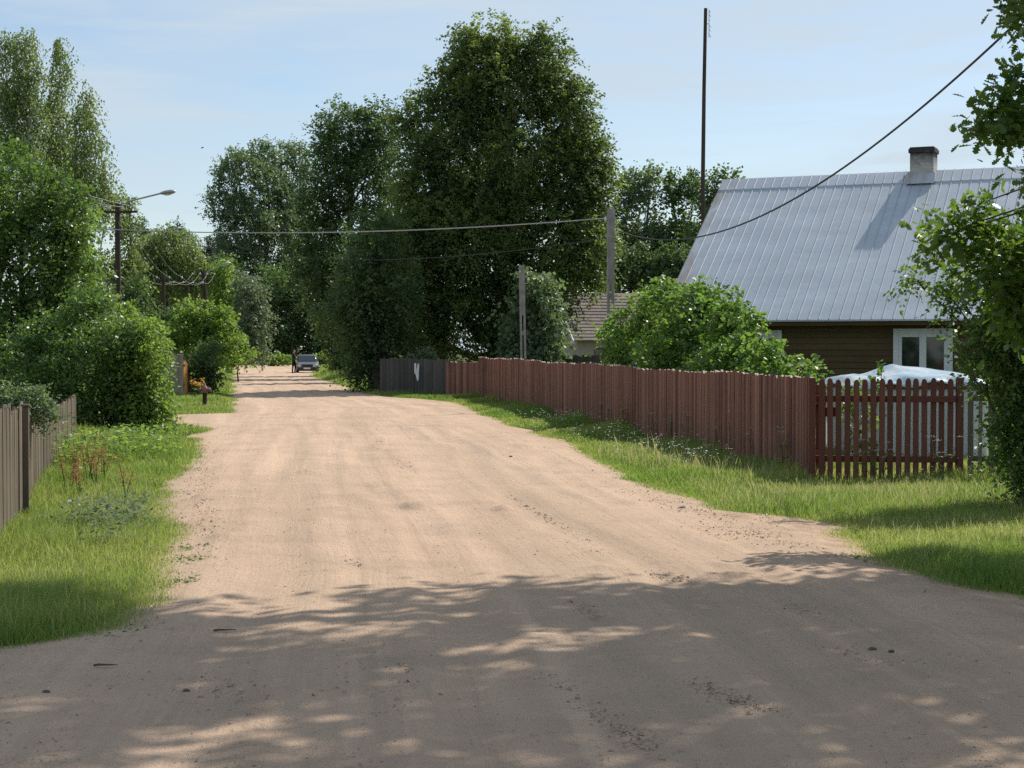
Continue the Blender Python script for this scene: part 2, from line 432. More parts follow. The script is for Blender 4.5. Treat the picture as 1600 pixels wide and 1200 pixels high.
fac = mathn(nt, 'MULTIPLY', mathn(nt, 'ADD', cl, mathn(nt, 'MULTIPLY', cl2, 0.5)), 0.85); fac = mathn(nt, 'ADD', fac, 0.20)
mx = nt.nodes.new('ShaderNodeMix'); mx.data_type = 'RGBA'; L(nt, fac, mx.inputs[0])
L(nt, sky.outputs[0], mx.inputs[6]); mx.inputs[7].default_value = (4.9, 5.75, 6.45, 1)
L(nt, mx.outputs[2], bg.inputs['Color']); bg.inputs['Strength'].default_value = 0.12
L(nt, bg.outputs[0], wo.inputs[0])

sl = bpy.data.lights.new('sun', 'SUN'); sl.energy = 5.0; sl.angle = R(0.53); sl.color = (1.0, 0.95, 0.86)
so = bpy.data.objects.new('sun', sl); COL.objects.link(so); so.location = (20, 20, 40)
so.rotation_euler = Vector(-SUN).to_track_quat('-Z', 'Y').to_euler()

cam = bpy.data.cameras.new('camera'); cam.sensor_width = 36; cam.lens = 36 * F / 1600; cam.clip_start = 0.1; cam.clip_end = 3000
cobj = bpy.data.objects.new('camera', cam); COL.objects.link(cobj); cobj.location = (0, 0, CAMH)
cobj.rotation_euler = (math.pi / 2 - PITCH, 0, 0); SC.camera = cobj
SC.view_settings.view_transform = 'Standard'; SC.view_settings.look = 'None'; SC.view_settings.gamma = 1
SC.view_settings.exposure = 0.06
SC.cycles.use_denoising = False; SC.cycles.max_bounces = 5; SC.cycles.diffuse_bounces = 2; SC.cycles.glossy_bounces = 2; SC.cycles.transmission_bounces = 5
SC.cycles.transparent_max_bounces = 6; SC.cycles.caustics_reflective = False; SC.cycles.caustics_refractive = False
SC.cycles.sample_clamp_indirect = 4.0

# ================================================================== GRASS
M_GRASS = leaf_mat('grass_blade', (0.09, 0.165, 0.032), (0.28, 0.31, 0.10), (0.19, 0.37, 0.04), (0.52, 0.58, 0.14), 0.5, 0.45, 0.35)
M_DRYGRASS = leaf_mat('dry_grass_blade', (0.30, 0.30, 0.13), (0.48, 0.42, 0.22), (0.40, 0.42, 0.14), (0.6, 0.55, 0.24), 0.5, 0.6, 0.2)

def blades(rng, X, Y, H, Wd, T, lean=0.35):
    n = len(X); Zg = np.interp(Y, np.arange(0, 200, 2.0), [gz(q) for q in np.arange(0, 200, 2.0)])
    a = rng.uniform(0, 6.283, n); la = rng.uniform(0, 6.283, n); lm = rng.uniform(0.05, lean * 1.6, n) * H
    base = np.stack([X, Y, Zg - 0.01], -1); wv = np.stack([np.cos(a), np.sin(a), np.zeros(n)], -1) * (Wd / 2)[:, None]
    ld = np.stack([np.cos(la), np.sin(la), np.zeros(n)], -1) * lm[:, None]; up = np.zeros((n, 3)); up[:, 2] = H
    mid = base + up * 0.55 + ld * 0.3; tip = base + up * (1 - 0.25 * (lm / np.maximum(H, 1e-3)))[:, None] + ld
    V = np.empty((n, 8, 3)); V[:, 0] = base - wv; V[:, 1] = base + wv; V[:, 2] = mid + wv * 0.8; V[:, 3] = mid - wv * 0.8
    V[:, 4] = V[:, 3]; V[:, 5] = V[:, 2]; V[:, 6] = tip + wv * 0.1; V[:, 7] = tip - wv * 0.1
    return V.reshape(-1, 3)

SG1, SG2 = SN(51), SN(52)
def grass_field(name, label, bins, seed, mat=None, hmul=1.0, cat=None):
    """bins: (y0, y1, fxmin, fxmax, density per m2, height) - edges may be functions of y"""
    rng = np.random.default_rng(seed); AX, AY, AH, AW = [], [], [], []
    for y0, y1, f0, f1, dn, hh in bins:
        yy = np.linspace(y0, y1, 9); wmax = max(0.05, max(float(f1(q) - f0(q)) for q in yy))
        n = int(dn * wmax * (y1 - y0)); Y = rng.uniform(y0, y1, n)
        a = np.array([f0(q) for q in yy]); b = np.array([f1(q) for q in yy])
        A = np.interp(Y, yy, a); B = np.interp(Y, yy, b); X = A + rng.random(n) * wmax; ok = X < B; X, Y = X[ok], Y[ok]
        el, er = edges(Y)
        inside = np.minimum(X - el, er - X)                   # >0: on the road
        P = np.stack([X, Y, 0 * X], -1); n1 = SG1(P, 1.1); n2 = SG2(P, 3.2)
        pk_ = np.clip((0.22 - inside + 0.42 * n2 + 0.15 * n1) / 0.55, 0, 1); pk_ = np.where(inside > 0.75, 0, pk_)
        keep = rng.random(len(X)) < pk_
        keep &= (n1 > -0.95) | (rng.random(len(X)) < 0.35)
        d = np.clip(-inside, 0, 1.2); hf = 0.30 + 0.70 * np.clip(d / 0.8, 0, 1)
        hx = hh(X, Y) if callable(hh) else hh
        H = hx * hf * (1 + 0.35 * n1) * rng.uniform(0.45, 1.25, len(X))
        AX.append(X[keep]); AY.append(Y[keep]); AH.append(np.maximum(0.02, H[keep]))
    X = np.concatenate(AX); Y = np.concatenate(AY); H = np.concatenate(AH) * hmul
    Wd = np.clip(0.00042 * Y, 0.0042, 0.03) * rng.uniform(0.7, 1.4, len(X))
    P = np.stack([X, Y, 0 * X], -1)
    T = np.clip(0.5 + 0.22 * SG1(P, 0.9) + 0.15 * SG2(P, 4) + rng.normal(size=len(X)) * 0.17, 0, 1)
    me = np_mesh(name, blades(rng, X, Y, H, Wd, T), 4, np.repeat(T, 2))
    o = link_mesh(name, me, mat or M_GRASS); tag(o, label, cat or 'grass', kind='stuff'); return o

FL = [(8, -4.2), (12.6, -4.0), (21.9, -6.03), (29, -7.55), (34, -8.6)]           # line of the grey plank fence
FR = [(21.0, 3.80), (55.7, -1.11)]                                              # line of the red slat fence
fl = lambda y: float(max(-0.325 * y - 0.4, interp(y, FL)))
xl = lambda y: float(interp(y, XL)) + 0.55
xr = lambda y: float(interp(y, XR)) - 0.55
def hleft(X, Y):
    d = X - interp(Y, FL); return 0.10 + 0.06 * np.exp(-np.abs(d) / 0.4) + 0.10 * np.clip((Y - 15) / 8, 0, 1) * np.clip((-4.0 - X) / 1.2, 0, 1)
grass_field('left_verge_grass', 'bright green grass along the road beside the grey plank fence',
    [(8.3, 12, fl, xl, 5200, hleft), (12, 16, fl, xl, 4600, hleft), (16, 22, fl, xl, 3200, hleft), (22, 28, fl, xl, 1900, hleft), (28, 34.6, fl, xl, 1000, 0.16),
     (39.6, 48, lambda y: -0.27 * y, xl, 620, 0.11), (48, 62, lambda y: -0.26 * y, xl, 420, 0.14),
     (62, 100, lambda y: xl(y) - 6, xl, 170, 0.22), (100, 160, lambda y: xl(y) - 4, xl, 60, 0.35)], 61)
def hright(X, Y):
    d = np.interp(Y, [21.0, 55.7], [3.80, -1.11]) - X; k = np.where(Y < 20.7, np.exp(-np.abs(20.5 - Y) / 0.5), np.exp(-np.abs(d) / 0.5))
    return 0.09 + 0.13 * k
fr = lambda y: float(interp(y, FR)) + 0.1 if y > 20.8 else 0.325 * y + 0.4
grass_field('right_verge_grass', 'bright green grass below the red slat fence and the picket gate',
    [(9.4, 12, xr, fr, 5000, 0.13), (12, 15, xr, fr, 4600, hright), (15, 18, xr, fr, 3900, hright), (18, 20.8, xr, fr, 3000, hright), (20.8, 21.8, xr, fr, 2600, hright),
     (21.8, 26, xr, fr, 2300, hright), (26, 34, xr, fr, 1300, hright), (34, 45, xr, fr, 800, hright), (45, 58, xr, lambda y: max(fr(y), 1.0), 520, hright),
     (58, 90, xr, lambda y: xr(y) + 4.5, 200, 0.25), (90, 150, xr, lambda y: xr(y) + 4, 80, 0.4)], 62)
grass_field('yard_grass', 'short sunlit lawn in the house yard behind the picket gate', [(20.9, 27, lambda y: float(interp(y, FR)) + 0.35, lambda y: 9.0, 520, 0.10), (27, 36, lambda y: float(interp(y, FR)) + 0.6, lambda y: 12.0, 260, 0.12)], 63)
grass_field('garden_grass', 'uncut garden grass behind the grey plank fence', [(9, 20, lambda y: -9.5, lambda y: float(interp(y, FL)) - .15, 320, .22), (20, 30, lambda y: -13.0, lambda y: float(interp(y, FL)) - .15, 160, .3)], 65)
grass_field('dry_grass', 'pale seeding grass stems in front of the red fence corner',
    [(16.5, 20.3, lambda y: 2.1, lambda y: 0.325 * y, 220, 0.17), (10.5, 16, lambda y: xr(y) + .3, lambda y: 0.325 * y, 160, .16), (9.0, 22, fl, xl, 110, 0.18), (20, 26, lambda y: fr(y + 1.8) - 1.8 if y > 20.8 else 2.4, fr, 70, 0.30)], 64, M_DRYGRASS)

# loose stones and grit on the sand, too many to count
m, nt, out = nodes_of('grit'); c = mixc(nt, tint(nt), (0.34, 0.25, 0.18), (0.58, 0.44, 0.33)); principled(nt, out, c, 0.9, 0.2); M_GRIT = m
rng = np.random.default_rng(5); n = 9000
gy = 6.3 + 26 * rng.random(n) ** 1.9; el, er = edges(gy); el = np.maximum(el, -0.33 * gy); er = np.minimum(er, 0.33 * gy)
uu = rng.random(n); uu = np.where(rng.random(n) < 0.35, np.where(rng.random(n) < 0.5, uu * 0.15, 1 - uu * 0.15), uu)
gx = el + (er - el) * uu
gzv = np.array([road_z(a, b) for a, b in zip(gx, gy)])
sz = np.clip(rng.lognormal(-5.55, 0.45, n), 0.002, 0.014)
trails = [((560, 650), (600, 700), 90, .10), ((575, 700), (650, 745), 140, .12), ((770, 765), (960, 885), 420, .07), ((893, 950), (940, 980), 200, .06), ((1085, 1085), (1215, 1140), 260, .07), ((850, 1070), (1020, 1195), 420, .07), ((985, 745), (1180, 845), 160, .15), ((1090, 830), (1320, 880), 420, .25),
          ((560, 1060), (700, 1130), 200, .25), ((200, 1080), (420, 1110), 200, .2), ((310, 720), (330, 860), 260, .2), ((1010, 905), (1070, 915), 120, .1), ((1300, 1035), (1420, 1060), 110, .1), ((1000, 770), (1240, 850), 900, .35), ((900, 720), (1010, 770), 350, .25), ((315, 700), (312, 860), 500, .18), ((540, 880), (560, 895), 50, .06), ((430, 655), (520, 660), 120, .3), ((1240, 960), (1300, 990), 90, .12)]
tx, ty, ts = [], [], []
for (ax_, ay_), (bx_, by_), k_, sp_ in trails:
    g0, g1 = gnd(ax_, ay_), gnd(bx_, by_); t_ = rng.random(k_)[:, None]; q_ = g0[:2] * (1 - t_) + g1[:2] * t_ + rng.normal(size=(k_, 2)) * sp_ * np.array([0.6, 1.0]); tx.append(q_[:, 0]); ty.append(q_[:, 1]); ts.append(np.clip(rng.lognormal(-5.0, 0.5, k_), .003, .02))
gx = np.concatenate([gx] + tx); gy = np.concatenate([gy] + ty); sz = np.concatenate([sz] + ts); n = len(gx); gzv = np.array([road_z(a, b) for a, b in zip(gx, gy)])
tet = np.array([[(1, 0, -.2), (-.5, .87, -.2), (0, 0, .8)], [(-.5, .87, -.2), (-.5, -.87, -.2), (0, 0, .8)], [(-.5, -.87, -.2), (1, 0, -.2), (0, 0, .8)]])
rot = rng.uniform(0, 6.28, n); ca, sa_ = np.cos(rot), np.sin(rot)
V = tet[None].repeat(n, 0) * (1 + 0.35 * rng.normal(size=(n, 3, 3, 3))) * sz[:, None, None, None]
vx = V[..., 0] * ca[:, None, None] - V[..., 1] * sa_[:, None, None]; vy = V[..., 0] * sa_[:, None, None] + V[..., 1] * ca[:, None, None]
V = np.stack([vx + gx[:, None, None], vy + gy[:, None, None], V[..., 2] * 0.6 + gzv[:, None, None]], -1)
tag(link_mesh('gravel', np_mesh('gravel', V.reshape(-1, 3), 3, np.repeat(np.clip(rng.normal(0.35, 0.25, n), 0, 1), 3)), M_GRIT), 'small loose stones and clods scattered over the sandy road', 'gravel', kind='stuff')

# ================================================================== TREES AND SHRUBS
ML_LINDEN = leaf_mat('linden_leaf', (0.028, 0.058, 0.026), (0.130, 0.175, 0.052), (0.08, 0.16, 0.03), (0.46, 0.58, 0.10), 0.37, 0.5, 0.3)
ML_DARK = leaf_mat('dark_leaf', (0.044, 0.080, 0.034), (0.095, 0.145, 0.058), (0.09, 0.18, 0.03), (0.22, 0.34, 0.07), 0.38, 0.46, 0.35)
ML_POPLAR = leaf_mat('poplar_leaf', (0.080, 0.130, 0.066), (0.155, 0.210, 0.110), (0.16, 0.26, 0.08), (0.28, 0.38, 0.12), 0.40, 0.42, 0.45)
ML_BIRCH = leaf_mat('birch_leaf', (0.095, 0.145, 0.052), (0.18, 0.225, 0.085), (0.22, 0.32, 0.06), (0.38, 0.48, 0.12), 0.46, 0.46, 0.35)
ML_BUSH = leaf_mat('glossy_bush_leaf', (0.044, 0.092, 0.026), (0.105, 0.170, 0.046), (0.11, 0.23, 0.03), (0.30, 0.47, 0.06), 0.38, 0.40, 0.5)
ML_BRIGHT = leaf_mat('bright_leaf', (0.095, 0.170, 0.034), (0.175, 0.250, 0.062), (0.24, 0.42, 0.05), (0.42, 0.58, 0.10), 0.46, 0.48, 0.35)
ML_LILAC = leaf_mat('lilac_leaf', (0.062, 0.135, 0.028), (0.125, 0.205, 0.046), (0.18, 0.36, 0.04), (0.34, 0.50, 0.07), 0.42, 0.42, 0.45)
ML_WILLOW = leaf_mat('willow_leaf', (0.120, 0.170, 0.098), (0.21, 0.255, 0.155), (0.19, 0.26, 0.11), (0.28, 0.36, 0.16), 0.38, 0.5, 0.3)
ML_PINE = leaf_mat('pine_needle', (0.055, 0.090, 0.052), (0.095, 0.130, 0.070), (0.08, 0.12, 0.05), (0.12, 0.16, 0.07), 0.25, 0.55, 0.25)
ML_OAK = leaf_mat('oak_leaf', (0.042, 0.088, 0.018), (0.088, 0.145, 0.032), (0.15, 0.30, 0.028), (0.30, 0.46, 0.05), 0.40, 0.42, 0.4)
MB_BARK = wood_mat('bark', (0.07, 0.055, 0.042), (0.12, 0.10, 0.08), 0.95, (6, 6, 1.2), 1.0)
MB_PALE = wood_mat('pale_bark', (0.24, 0.22, 0.19), (0.34, 0.32, 0.29), 0.9, (6, 6, 1.2), 0.8)
MB_BIRCH = wood_mat('birch_bark', (0.50, 0.48, 0.45), (0.6, 0.58, 0.54), 0.8, (2, 2, 8), 0.4, (0.05, 0.045, 0.04), 0.8)

def mid(px, D): return (at(px, 600, D)[0], D)

# big linden
tree('linden_tree', 'tallest dense dark linden in the middle, lit yellow green on one flank', 'tree', mid(775, 66),
     PL(66, [(742, 98, 50, 58), (790, 78, 34, 32), (850, 96, 40, 52), (795, 150, 95, 85), (690, 175, 55, 70), (885, 185, 48, 70), (760, 265, 120, 100, -.6), (895, 285, 55, 70),
             (663, 300, 40, 95), (640, 190, 24, 32), (915, 370, 36, 80), (915, 250, 40, 50), (720, 385, 110, 95, -1), (850, 400, 80, 85, -1), (820, 480, 80, 60, -.6), (650, 430, 60, 80), (720, 500, 90, 70, -1), (900, 420, 34, 40),
             (650, 520, 40, 50), (760, 320, 80, 80, 2)], 0.9),
     0.42, ML_LINDEN, MB_BARK, 101, leaf=0.125, dens=1.35, L0=0.85, nl=16, droop=0.4, up=0.05, outw=1.1, shell=0.3, gap=-0.8, rough=0.25, flat=0.8, rnd=0.45, sub=16, subr=0.34)
tree('linden_tree', 'low dark tree spreading to the road in front of the tallest tree', 'tree', mid(590, 62),
     PL(62, [(590, 380, 45, 50), (560, 440, 38, 52), (605, 470, 55, 75), (562, 520, 34, 52), (600, 550, 45, 45), (536, 480, 18, 32), (566, 580, 26, 20)], 0.9),
     0.22, ML_DARK, MB_BARK, 111, leaf=0.12, dens=1.2, L0=0.7, nl=15, droop=0.4, shell=0.3, gap=-0.85, rough=0.25, outw=1.1, rnd=0.45, flat=0.8)
tree('ash_tree', 'tall rounded blue green tree behind the big linden, sky showing through', 'tree', mid(560, 96),
     PL(96, [(550, 205, 62, 52), (510, 255, 42, 55), (590, 215, 45, 45), (565, 290, 70, 80), (500, 330, 32, 50), (520, 400, 55, 70), (600, 390, 60, 90), (532, 465, 46, 50), (570, 500, 50, 60), (480, 410, 22, 40)], 0.9),
     0.38, ML_DARK, MB_BARK, 121, leaf=0.17, dens=0.95, L0=0.9, nl=12, droop=0.3, shell=0.4, gap=-0.45, rough=0.25)
tree('dark_tree', 'very dark bushy tree beside the parked car', 'tree', mid(535, 108),
     PL(108, [(512, 440, 26, 56), (538, 512, 26, 44), (545, 500, 40, 70), (535, 560, 24, 24)], 0.9), 0.3, ML_DARK, MB_BARK, 131, leaf=0.22, dens=1.2, L0=0.8, shell=0.3)
# poplars over the far end of the road
for i, (px, items, lab) in enumerate([
    (372, [(378, 262, 26, 36), (352, 275, 16, 22), (365, 320, 34, 45), (333, 325, 12, 13), (395, 345, 34, 45), (372, 390, 34, 50), (395, 430, 36, 40)], 'poplar with ragged top and one low side spray against the sky'),
    (425, [(412, 250, 24, 28), (425, 290, 36, 50), (420, 350, 38, 50), (430, 410, 36, 50), (418, 460, 30, 36)], 'poplar with pale stems in the middle of the distant clump'),
    (462, [(448, 250, 28, 26), (468, 265, 26, 36), (455, 320, 32, 50), (470, 380, 36, 60), (462, 445, 26, 50)], 'poplar with rounded top touching the blue green ash')]):
    tree('poplar_tree', lab, 'tree', mid(px, 205 + 4 * i), PL(205 + 4 * i, items, 0.9), 0.4, ML_POPLAR, MB_PALE, 140 + 7 * i, 'poplars at the far end of the road', leaf=0.32, dens=0.85, L0=1.2, nl=10,
         droop=0.1, up=0.6, shell=0.35, gap=-0.45, rough=0.3)
# poplars behind the metal roofed house
for i, (px, D, items, lab) in enumerate([
    (990, 112, [(985, 300, 24, 36), (1012, 292, 20, 32), (995, 350, 42, 50), (975, 400, 34, 50), (1020, 390, 36, 50), (1000, 440, 50, 36)], 'twin topped poplar just past the concrete pole'),
    (1062, 112, [(1050, 300, 16, 26), (1080, 300, 16, 24), (1060, 345, 36, 42), (1050, 400, 40, 50), (1085, 410, 34, 50), (1060, 450, 50, 40)], 'dark poplar directly behind the tall aerial mast'),
    (1122, 106, [(1130, 285, 22, 20), (1105, 310, 22, 26), (1125, 335, 36, 40), (1110, 400, 40, 60)], 'poplar top peeping over the corner of the metal roof')]):
    tree('poplar_tree', lab, 'tree', mid(px, D), PL(D, items, 0.9), 0.3, ML_POPLAR if i == 0 else ML_DARK, MB_PALE, 170 + 7 * i, 'poplars behind the metal roofed house', leaf=0.23, dens=0.85, L0=0.8, nl=10,
         droop=0.1, up=0.5, shell=0.35, gap=-0.5, rough=0.3)
tree('dark_tree', 'low dark broad tree above the ridge of the brown roofed cottage', 'tree', mid(985, 95), PL(95, [(985, 420, 36, 36), (1030, 425, 34, 40), (950, 430, 26, 36), (1010, 450, 40, 40), (1070, 440, 40, 46)], 0.9), 0.25, ML_DARK, MB_BARK, 195, leaf=0.2, dens=1.2, L0=0.7, shell=0.3)
# tree overgrown with big leaves beside the thin concrete pole
tree('dark_tree', 'shaded roadside tree between the parked car and the low dark tree', 'tree', mid(562, 82), PL(82, [(560, 430, 42, 60), (556, 495, 30, 50), (580, 500, 40, 60), (572, 555, 34, 34)], 0.9), 0.22, ML_DARK, MB_BARK, 198, leaf=0.17, dens=1.0, L0=0.7, shell=0.3)
tree('hop_covered_tree', 'small grey green leafy tree beside the thin slotted concrete pole', 'tree', mid(850, 61), PL(61, [(850, 475, 32, 45), (858, 525, 28, 36), (815, 500, 34, 50), (835, 440, 26, 30), (840, 560, 40, 30), (810, 550, 26, 30)], 0.9),
     0.14, ML_POPLAR, MB_BARK, 203, leaf=0.17, dens=1.1, L0=0.5, nl=9, droop=0.5, hang=0.4, shell=0.4, asp=0.85)
# birches, upper left
for i, (px, D, items, lab) in enumerate([
    (38, 82, [(48, 60, 13, 26), (30, 85, 22, 36), (8, 80, 20, 40), (52, 115, 14, 40), (30, 150, 26, 50), (8, 170, 30, 60), (56, 185, 16, 45), (35, 235, 34, 50), (45, 300, 50, 50)], 'tallest birch at the picture edge, crown thin and drooping'),
    (92, 84, [(93, 80, 10, 24), (96, 115, 15, 32), (88, 165, 13, 36), (84, 225, 22, 45), (100, 200, 12, 40), (95, 300, 40, 50)], 'slender birch with a pointed airy top between two denser birches'),
    (132, 80, [(134, 150, 14, 26), (137, 195, 20, 34), (154, 228, 17, 26), (130, 245, 28, 45), (118, 300, 26, 45), (150, 290, 24, 40), (165, 262, 8, 26), (170, 310, 10, 26)], 'shortest birch of the trio, leaning over the street lamp side')]):
    tree('birch_tree', lab, 'tree', mid(px, D), PL(D, items, 0.9), 0.18, ML_BIRCH, MB_BIRCH, 220 + 7 * i, 'birches', leaf=0.13, dens=0.85, L0=0.9, nl=14, droop=0.7, hang=0.8, shell=0.2,
         gap=-0.3, rough=0.35, outw=0.6, asp=0.7, sub=6)
# dark glossy shrubs over the plank fence
tree('tall_shrub', 'huge dark glossy shrub towering over the grey plank fence', 'shrub', mid(25, 38),
     PL(38, [(35, 300, 70, 65), (-40, 330, 80, 90), (98, 345, 50, 58), (30, 420, 90, 90), (108, 445, 46, 76), (40, 520, 100, 90), (-40, 480, 80, 110), (120, 530, 60, 80), (60, 590, 80, 50), (126, 322, 22, 28)], 0.8),
     0.12, ML_BUSH, MB_BARK, 241, leaf=0.10, dens=1.15, L0=0.55, nl=11, droop=0.3, shell=0.4, gap=-0.6, rough=0.38, sub=5, subr=0.5)
tree('light_leaved_tree', 'young tree with big bright leaves in front of the nearest lamp post', 'tree', mid(165, 43),
     PL(43, [(118, 400, 30, 46), (124, 445, 30, 36), (205, 512, 30, 32), (158, 515, 38, 38), (122, 345, 24, 34), (230, 518, 22, 22)], 0.9),
     0.08, ML_BRIGHT, MB_BARK, 251, leaf=0.14, dens=1.1, L0=0.45, nl=8, droop=0.35, shell=0.4, gap=-0.5, asp=0.55, outline=OVATE)
tree('round_shrub', 'dense dark green shrub bulging over the end of the plank fence', 'shrub', mid(175, 29.5),
     PL(29.5, [(95, 530, 60, 50, .8), (130, 500, 50, 40, 1.0), (60, 570, 50, 60, .8), (150, 560, 62, 50), (105, 590, 50, 50), (165, 625, 60, 55), (110, 655, 50, 45), (205, 600, 45, 50, .4), (218, 640, 44, 48, .5), (222, 690, 36, 34, .3), (180, 530, 36, 30)], 0.9),
     0.06, ML_BUSH, MB_BARK, 261, leaf=0.08, dens=1.3, L0=0.42, nl=10, droop=0.35, shell=0.42, gap=-0.65, rough=0.32, asp=0.6, sub=5, subr=0.5)
tree('leafy_bush', 'light green leafy bush at the road end of the dark shrub', 'shrub', mid(228, 30.5),
     PL(29.6, [(232, 560, 26, 40), (245, 620, 26, 38), (243, 665, 26, 36), (222, 530, 20, 26), (200, 580, 26, 40), (215, 640, 26, 40)], 1.0),
     0.03, ML_BRIGHT, MB_BARK, 271, leaf=0.085, dens=1.2, L0=0.3, nl=9, droop=0.4, shell=0.5, asp=0.5)
tree('fence_bush', 'small grey green bush showing above the grey plank fence', 'shrub', mid(25, 17.5), PL(17.5, [(10, 625, 26, 22), (45, 630, 26, 20), (-20, 640, 30, 30), (70, 650, 22, 22)], 1.0), 0.02, ML_POPLAR, MB_BARK, 281,
     leaf=0.05, dens=1.1, L0=0.16, nl=8, shell=0.3, asp=0.55)
# middle distance, left of the road
for args in [
    ('birch_tree', 'drooping olive birch behind the leaning row of wire poles', 'tree', 262, 150, [(262, 385, 40, 36), (235, 400, 30, 40), (290, 405, 34, 36), (265, 430, 50, 40), (310, 425, 22, 26), (230, 440, 30, 40)], 0.25, ML_BIRCH, 300, dict(leaf=0.24, dens=0.9, L0=1.0, hang=0.7, droop=0.5, shell=0.35)),
    ('roadside_tree', 'bright green rounded tree above the short grey fence by the road', 'tree', 310, 63, [(300, 512, 36, 32), (330, 500, 26, 26), (280, 530, 30, 26), (325, 535, 34, 40), (350, 515, 22, 32), (345, 550, 22, 20)], 0.12, ML_BRIGHT, 310, dict(leaf=0.13, dens=1.2, L0=0.5, shell=0.35)),
    ('roadside_tree', 'slim light green tree with pointed top before the poplars', 'tree', 352, 150, [(350, 430, 18, 26), (352, 465, 28, 32), (365, 500, 24, 36), (340, 500, 24, 30), (360, 540, 22, 26)], 0.14, ML_BRIGHT, 320, dict(leaf=0.24, dens=1.1, L0=0.9, shell=0.35, up=0.4)),
    ('willow_tree', 'silvery grey green willow at the bend of the road', 'tree', 356, 118, [(392, 470, 22, 36), (402, 505, 20, 36), (385, 520, 22, 36), (398, 540, 18, 24), (380, 450, 16, 24)], 0.2, ML_WILLOW, 330, dict(leaf=0.2, dens=1.0, L0=0.8, hang=0.3, shell=0.35)),
    ('dark_shrub', 'small black green shrub behind the rusty hydrant', 'shrub', 325, 58, [(318, 565, 20, 24), (330, 590, 14, 18), (312, 590, 14, 18), (328, 548, 16, 16)], 0.05, ML_DARK, 340, dict(leaf=0.1, dens=1.3, L0=0.3, shell=0.25)),
    ('roadside_shrub', 'leafy green shrub on the grass before the willow', 'shrub', 372, 84, [(370, 548, 16, 22), (360, 560, 14, 14), (385, 556, 12, 14)], 0.05, ML_BRIGHT, 345, dict(leaf=0.15, dens=1.1, L0=0.4, shell=0.3)),
    ('garden_tree', 'dark green tree under the wire poles behind the glossy shrub', 'tree', 250, 78, [(245, 515, 32, 28), (275, 512, 26, 26), (212, 475, 20, 34), (260, 530, 36, 34), (230, 525, 30, 36)], 0.15, ML_DARK, 350, dict(leaf=0.17, dens=1.1, L0=0.6, shell=0.3)),
    ('garden_tree', 'yellow green airy tree just past the nearest lamp post', 'tree', 205, 90, [(205, 400, 14, 30), (200, 350, 20, 30), (190, 310, 16, 24), (210, 440, 24, 36), (180, 430, 24, 40)], 0.15, ML_BIRCH, 355, dict(leaf=0.17, dens=0.8, L0=0.8, shell=0.3, hang=0.5)),
    ('end_shrub', 'bright lime shrub where the road ends', 'shrub', 432, 172, [(425, 563, 10, 8), (440, 561, 12, 10), (455, 564, 10, 8), (415, 566, 8, 6)], 0.1, ML_BRIGHT, 360, dict(leaf=0.3, dens=1.1, L0=0.6, shell=0.3)),
    ('roadside_shrub', 'sunlit shrub on the bank behind the parked car', 'shrub', 516, 138, [(513, 560, 12, 12), (526, 568, 12, 10), (500, 558, 7, 9), (536, 560, 12, 14)], 0.06, ML_BRIGHT, 365, dict(leaf=0.2, dens=0.9, L0=0.5, shell=0.3)),
    ('garden_shrub', 'pale young shrub just over the dark fence with the paper notice', 'shrub', 662, 60.5, [(660, 552, 14, 12), (675, 558, 10, 10), (648, 560, 10, 8), (662, 575, 18, 16)], 0.03, ML_WILLOW, 370, dict(leaf=0.1, dens=0.8, L0=0.3, shell=0.3)),
    ('dark_tree', 'shaded tree closing the far end of the road', 'tree', 425, 190, [(410, 500, 26, 50), (495, 540, 26, 40), (520, 550, 26, 36), (500, 510, 26, 40), (435, 470, 36, 60), (430, 530, 30, 36), (455, 520, 22, 50), (385, 530, 24, 40), (470, 480, 26, 60)], 0.35, ML_DARK, 375, dict(leaf=0.33, dens=1.1, L0=1.0, shell=0.3)),
    ('dark_tree', 'dark tree rising behind the short grey fence and the willow', 'tree', 345, 160, [(340, 440, 26, 40), (365, 450, 26, 50), (320, 470, 30, 50), (345, 500, 40, 50), (300, 490, 30, 40)], 0.3, ML_DARK, 380, dict(leaf=0.28, dens=1.0, L0=0.9, shell=0.3)),
]:
    nm, lab, cat, px, D, items, r0, lm, sd, kw = args
    tree(nm, lab, cat, mid(px, D), PL(D, items, 0.9), r0, lm, MB_BARK, sd, **kw)
# distant pines
for i, (px, top, wd, lab) in enumerate([(222, 348, 22, 'distant pine beside the lamp post'), (248, 362, 20, 'distant pine behind the olive birch'), (278, 352, 20, 'distant pine poking above the olive birch crown'), (300, 372, 18, 'distant pine between the olive birch and the gap'),
                                        (325, 372, 18, 'distant pine in the gap below the open sky'), (345, 366, 18, 'distant pine tucked under the poplar side spray')]):
    D = 215 + 6 * (i % 3); hh = (490 - top)
    items = [(px, top + 14, wd * 0.34, 16), (px + 3, top + 34, wd * 0.55, 18), (px - 4, top + 58, wd * 0.75, 22), (px + 2, top + 90, wd * 0.95, 26), (px, top + 125, wd, 30)]
    tree('pine_tree', lab, 'tree', mid(px, D), PL(D, items, 1.0), 0.25, ML_PINE, MB_BARK, 400 + i * 5, 'distant pines', leaf=0.42, dens=0.9, L0=0.9, nl=10, asp=0.35, droop=0.0, up=0.35, shell=0.2, gap=-0.6, rough=0.35)
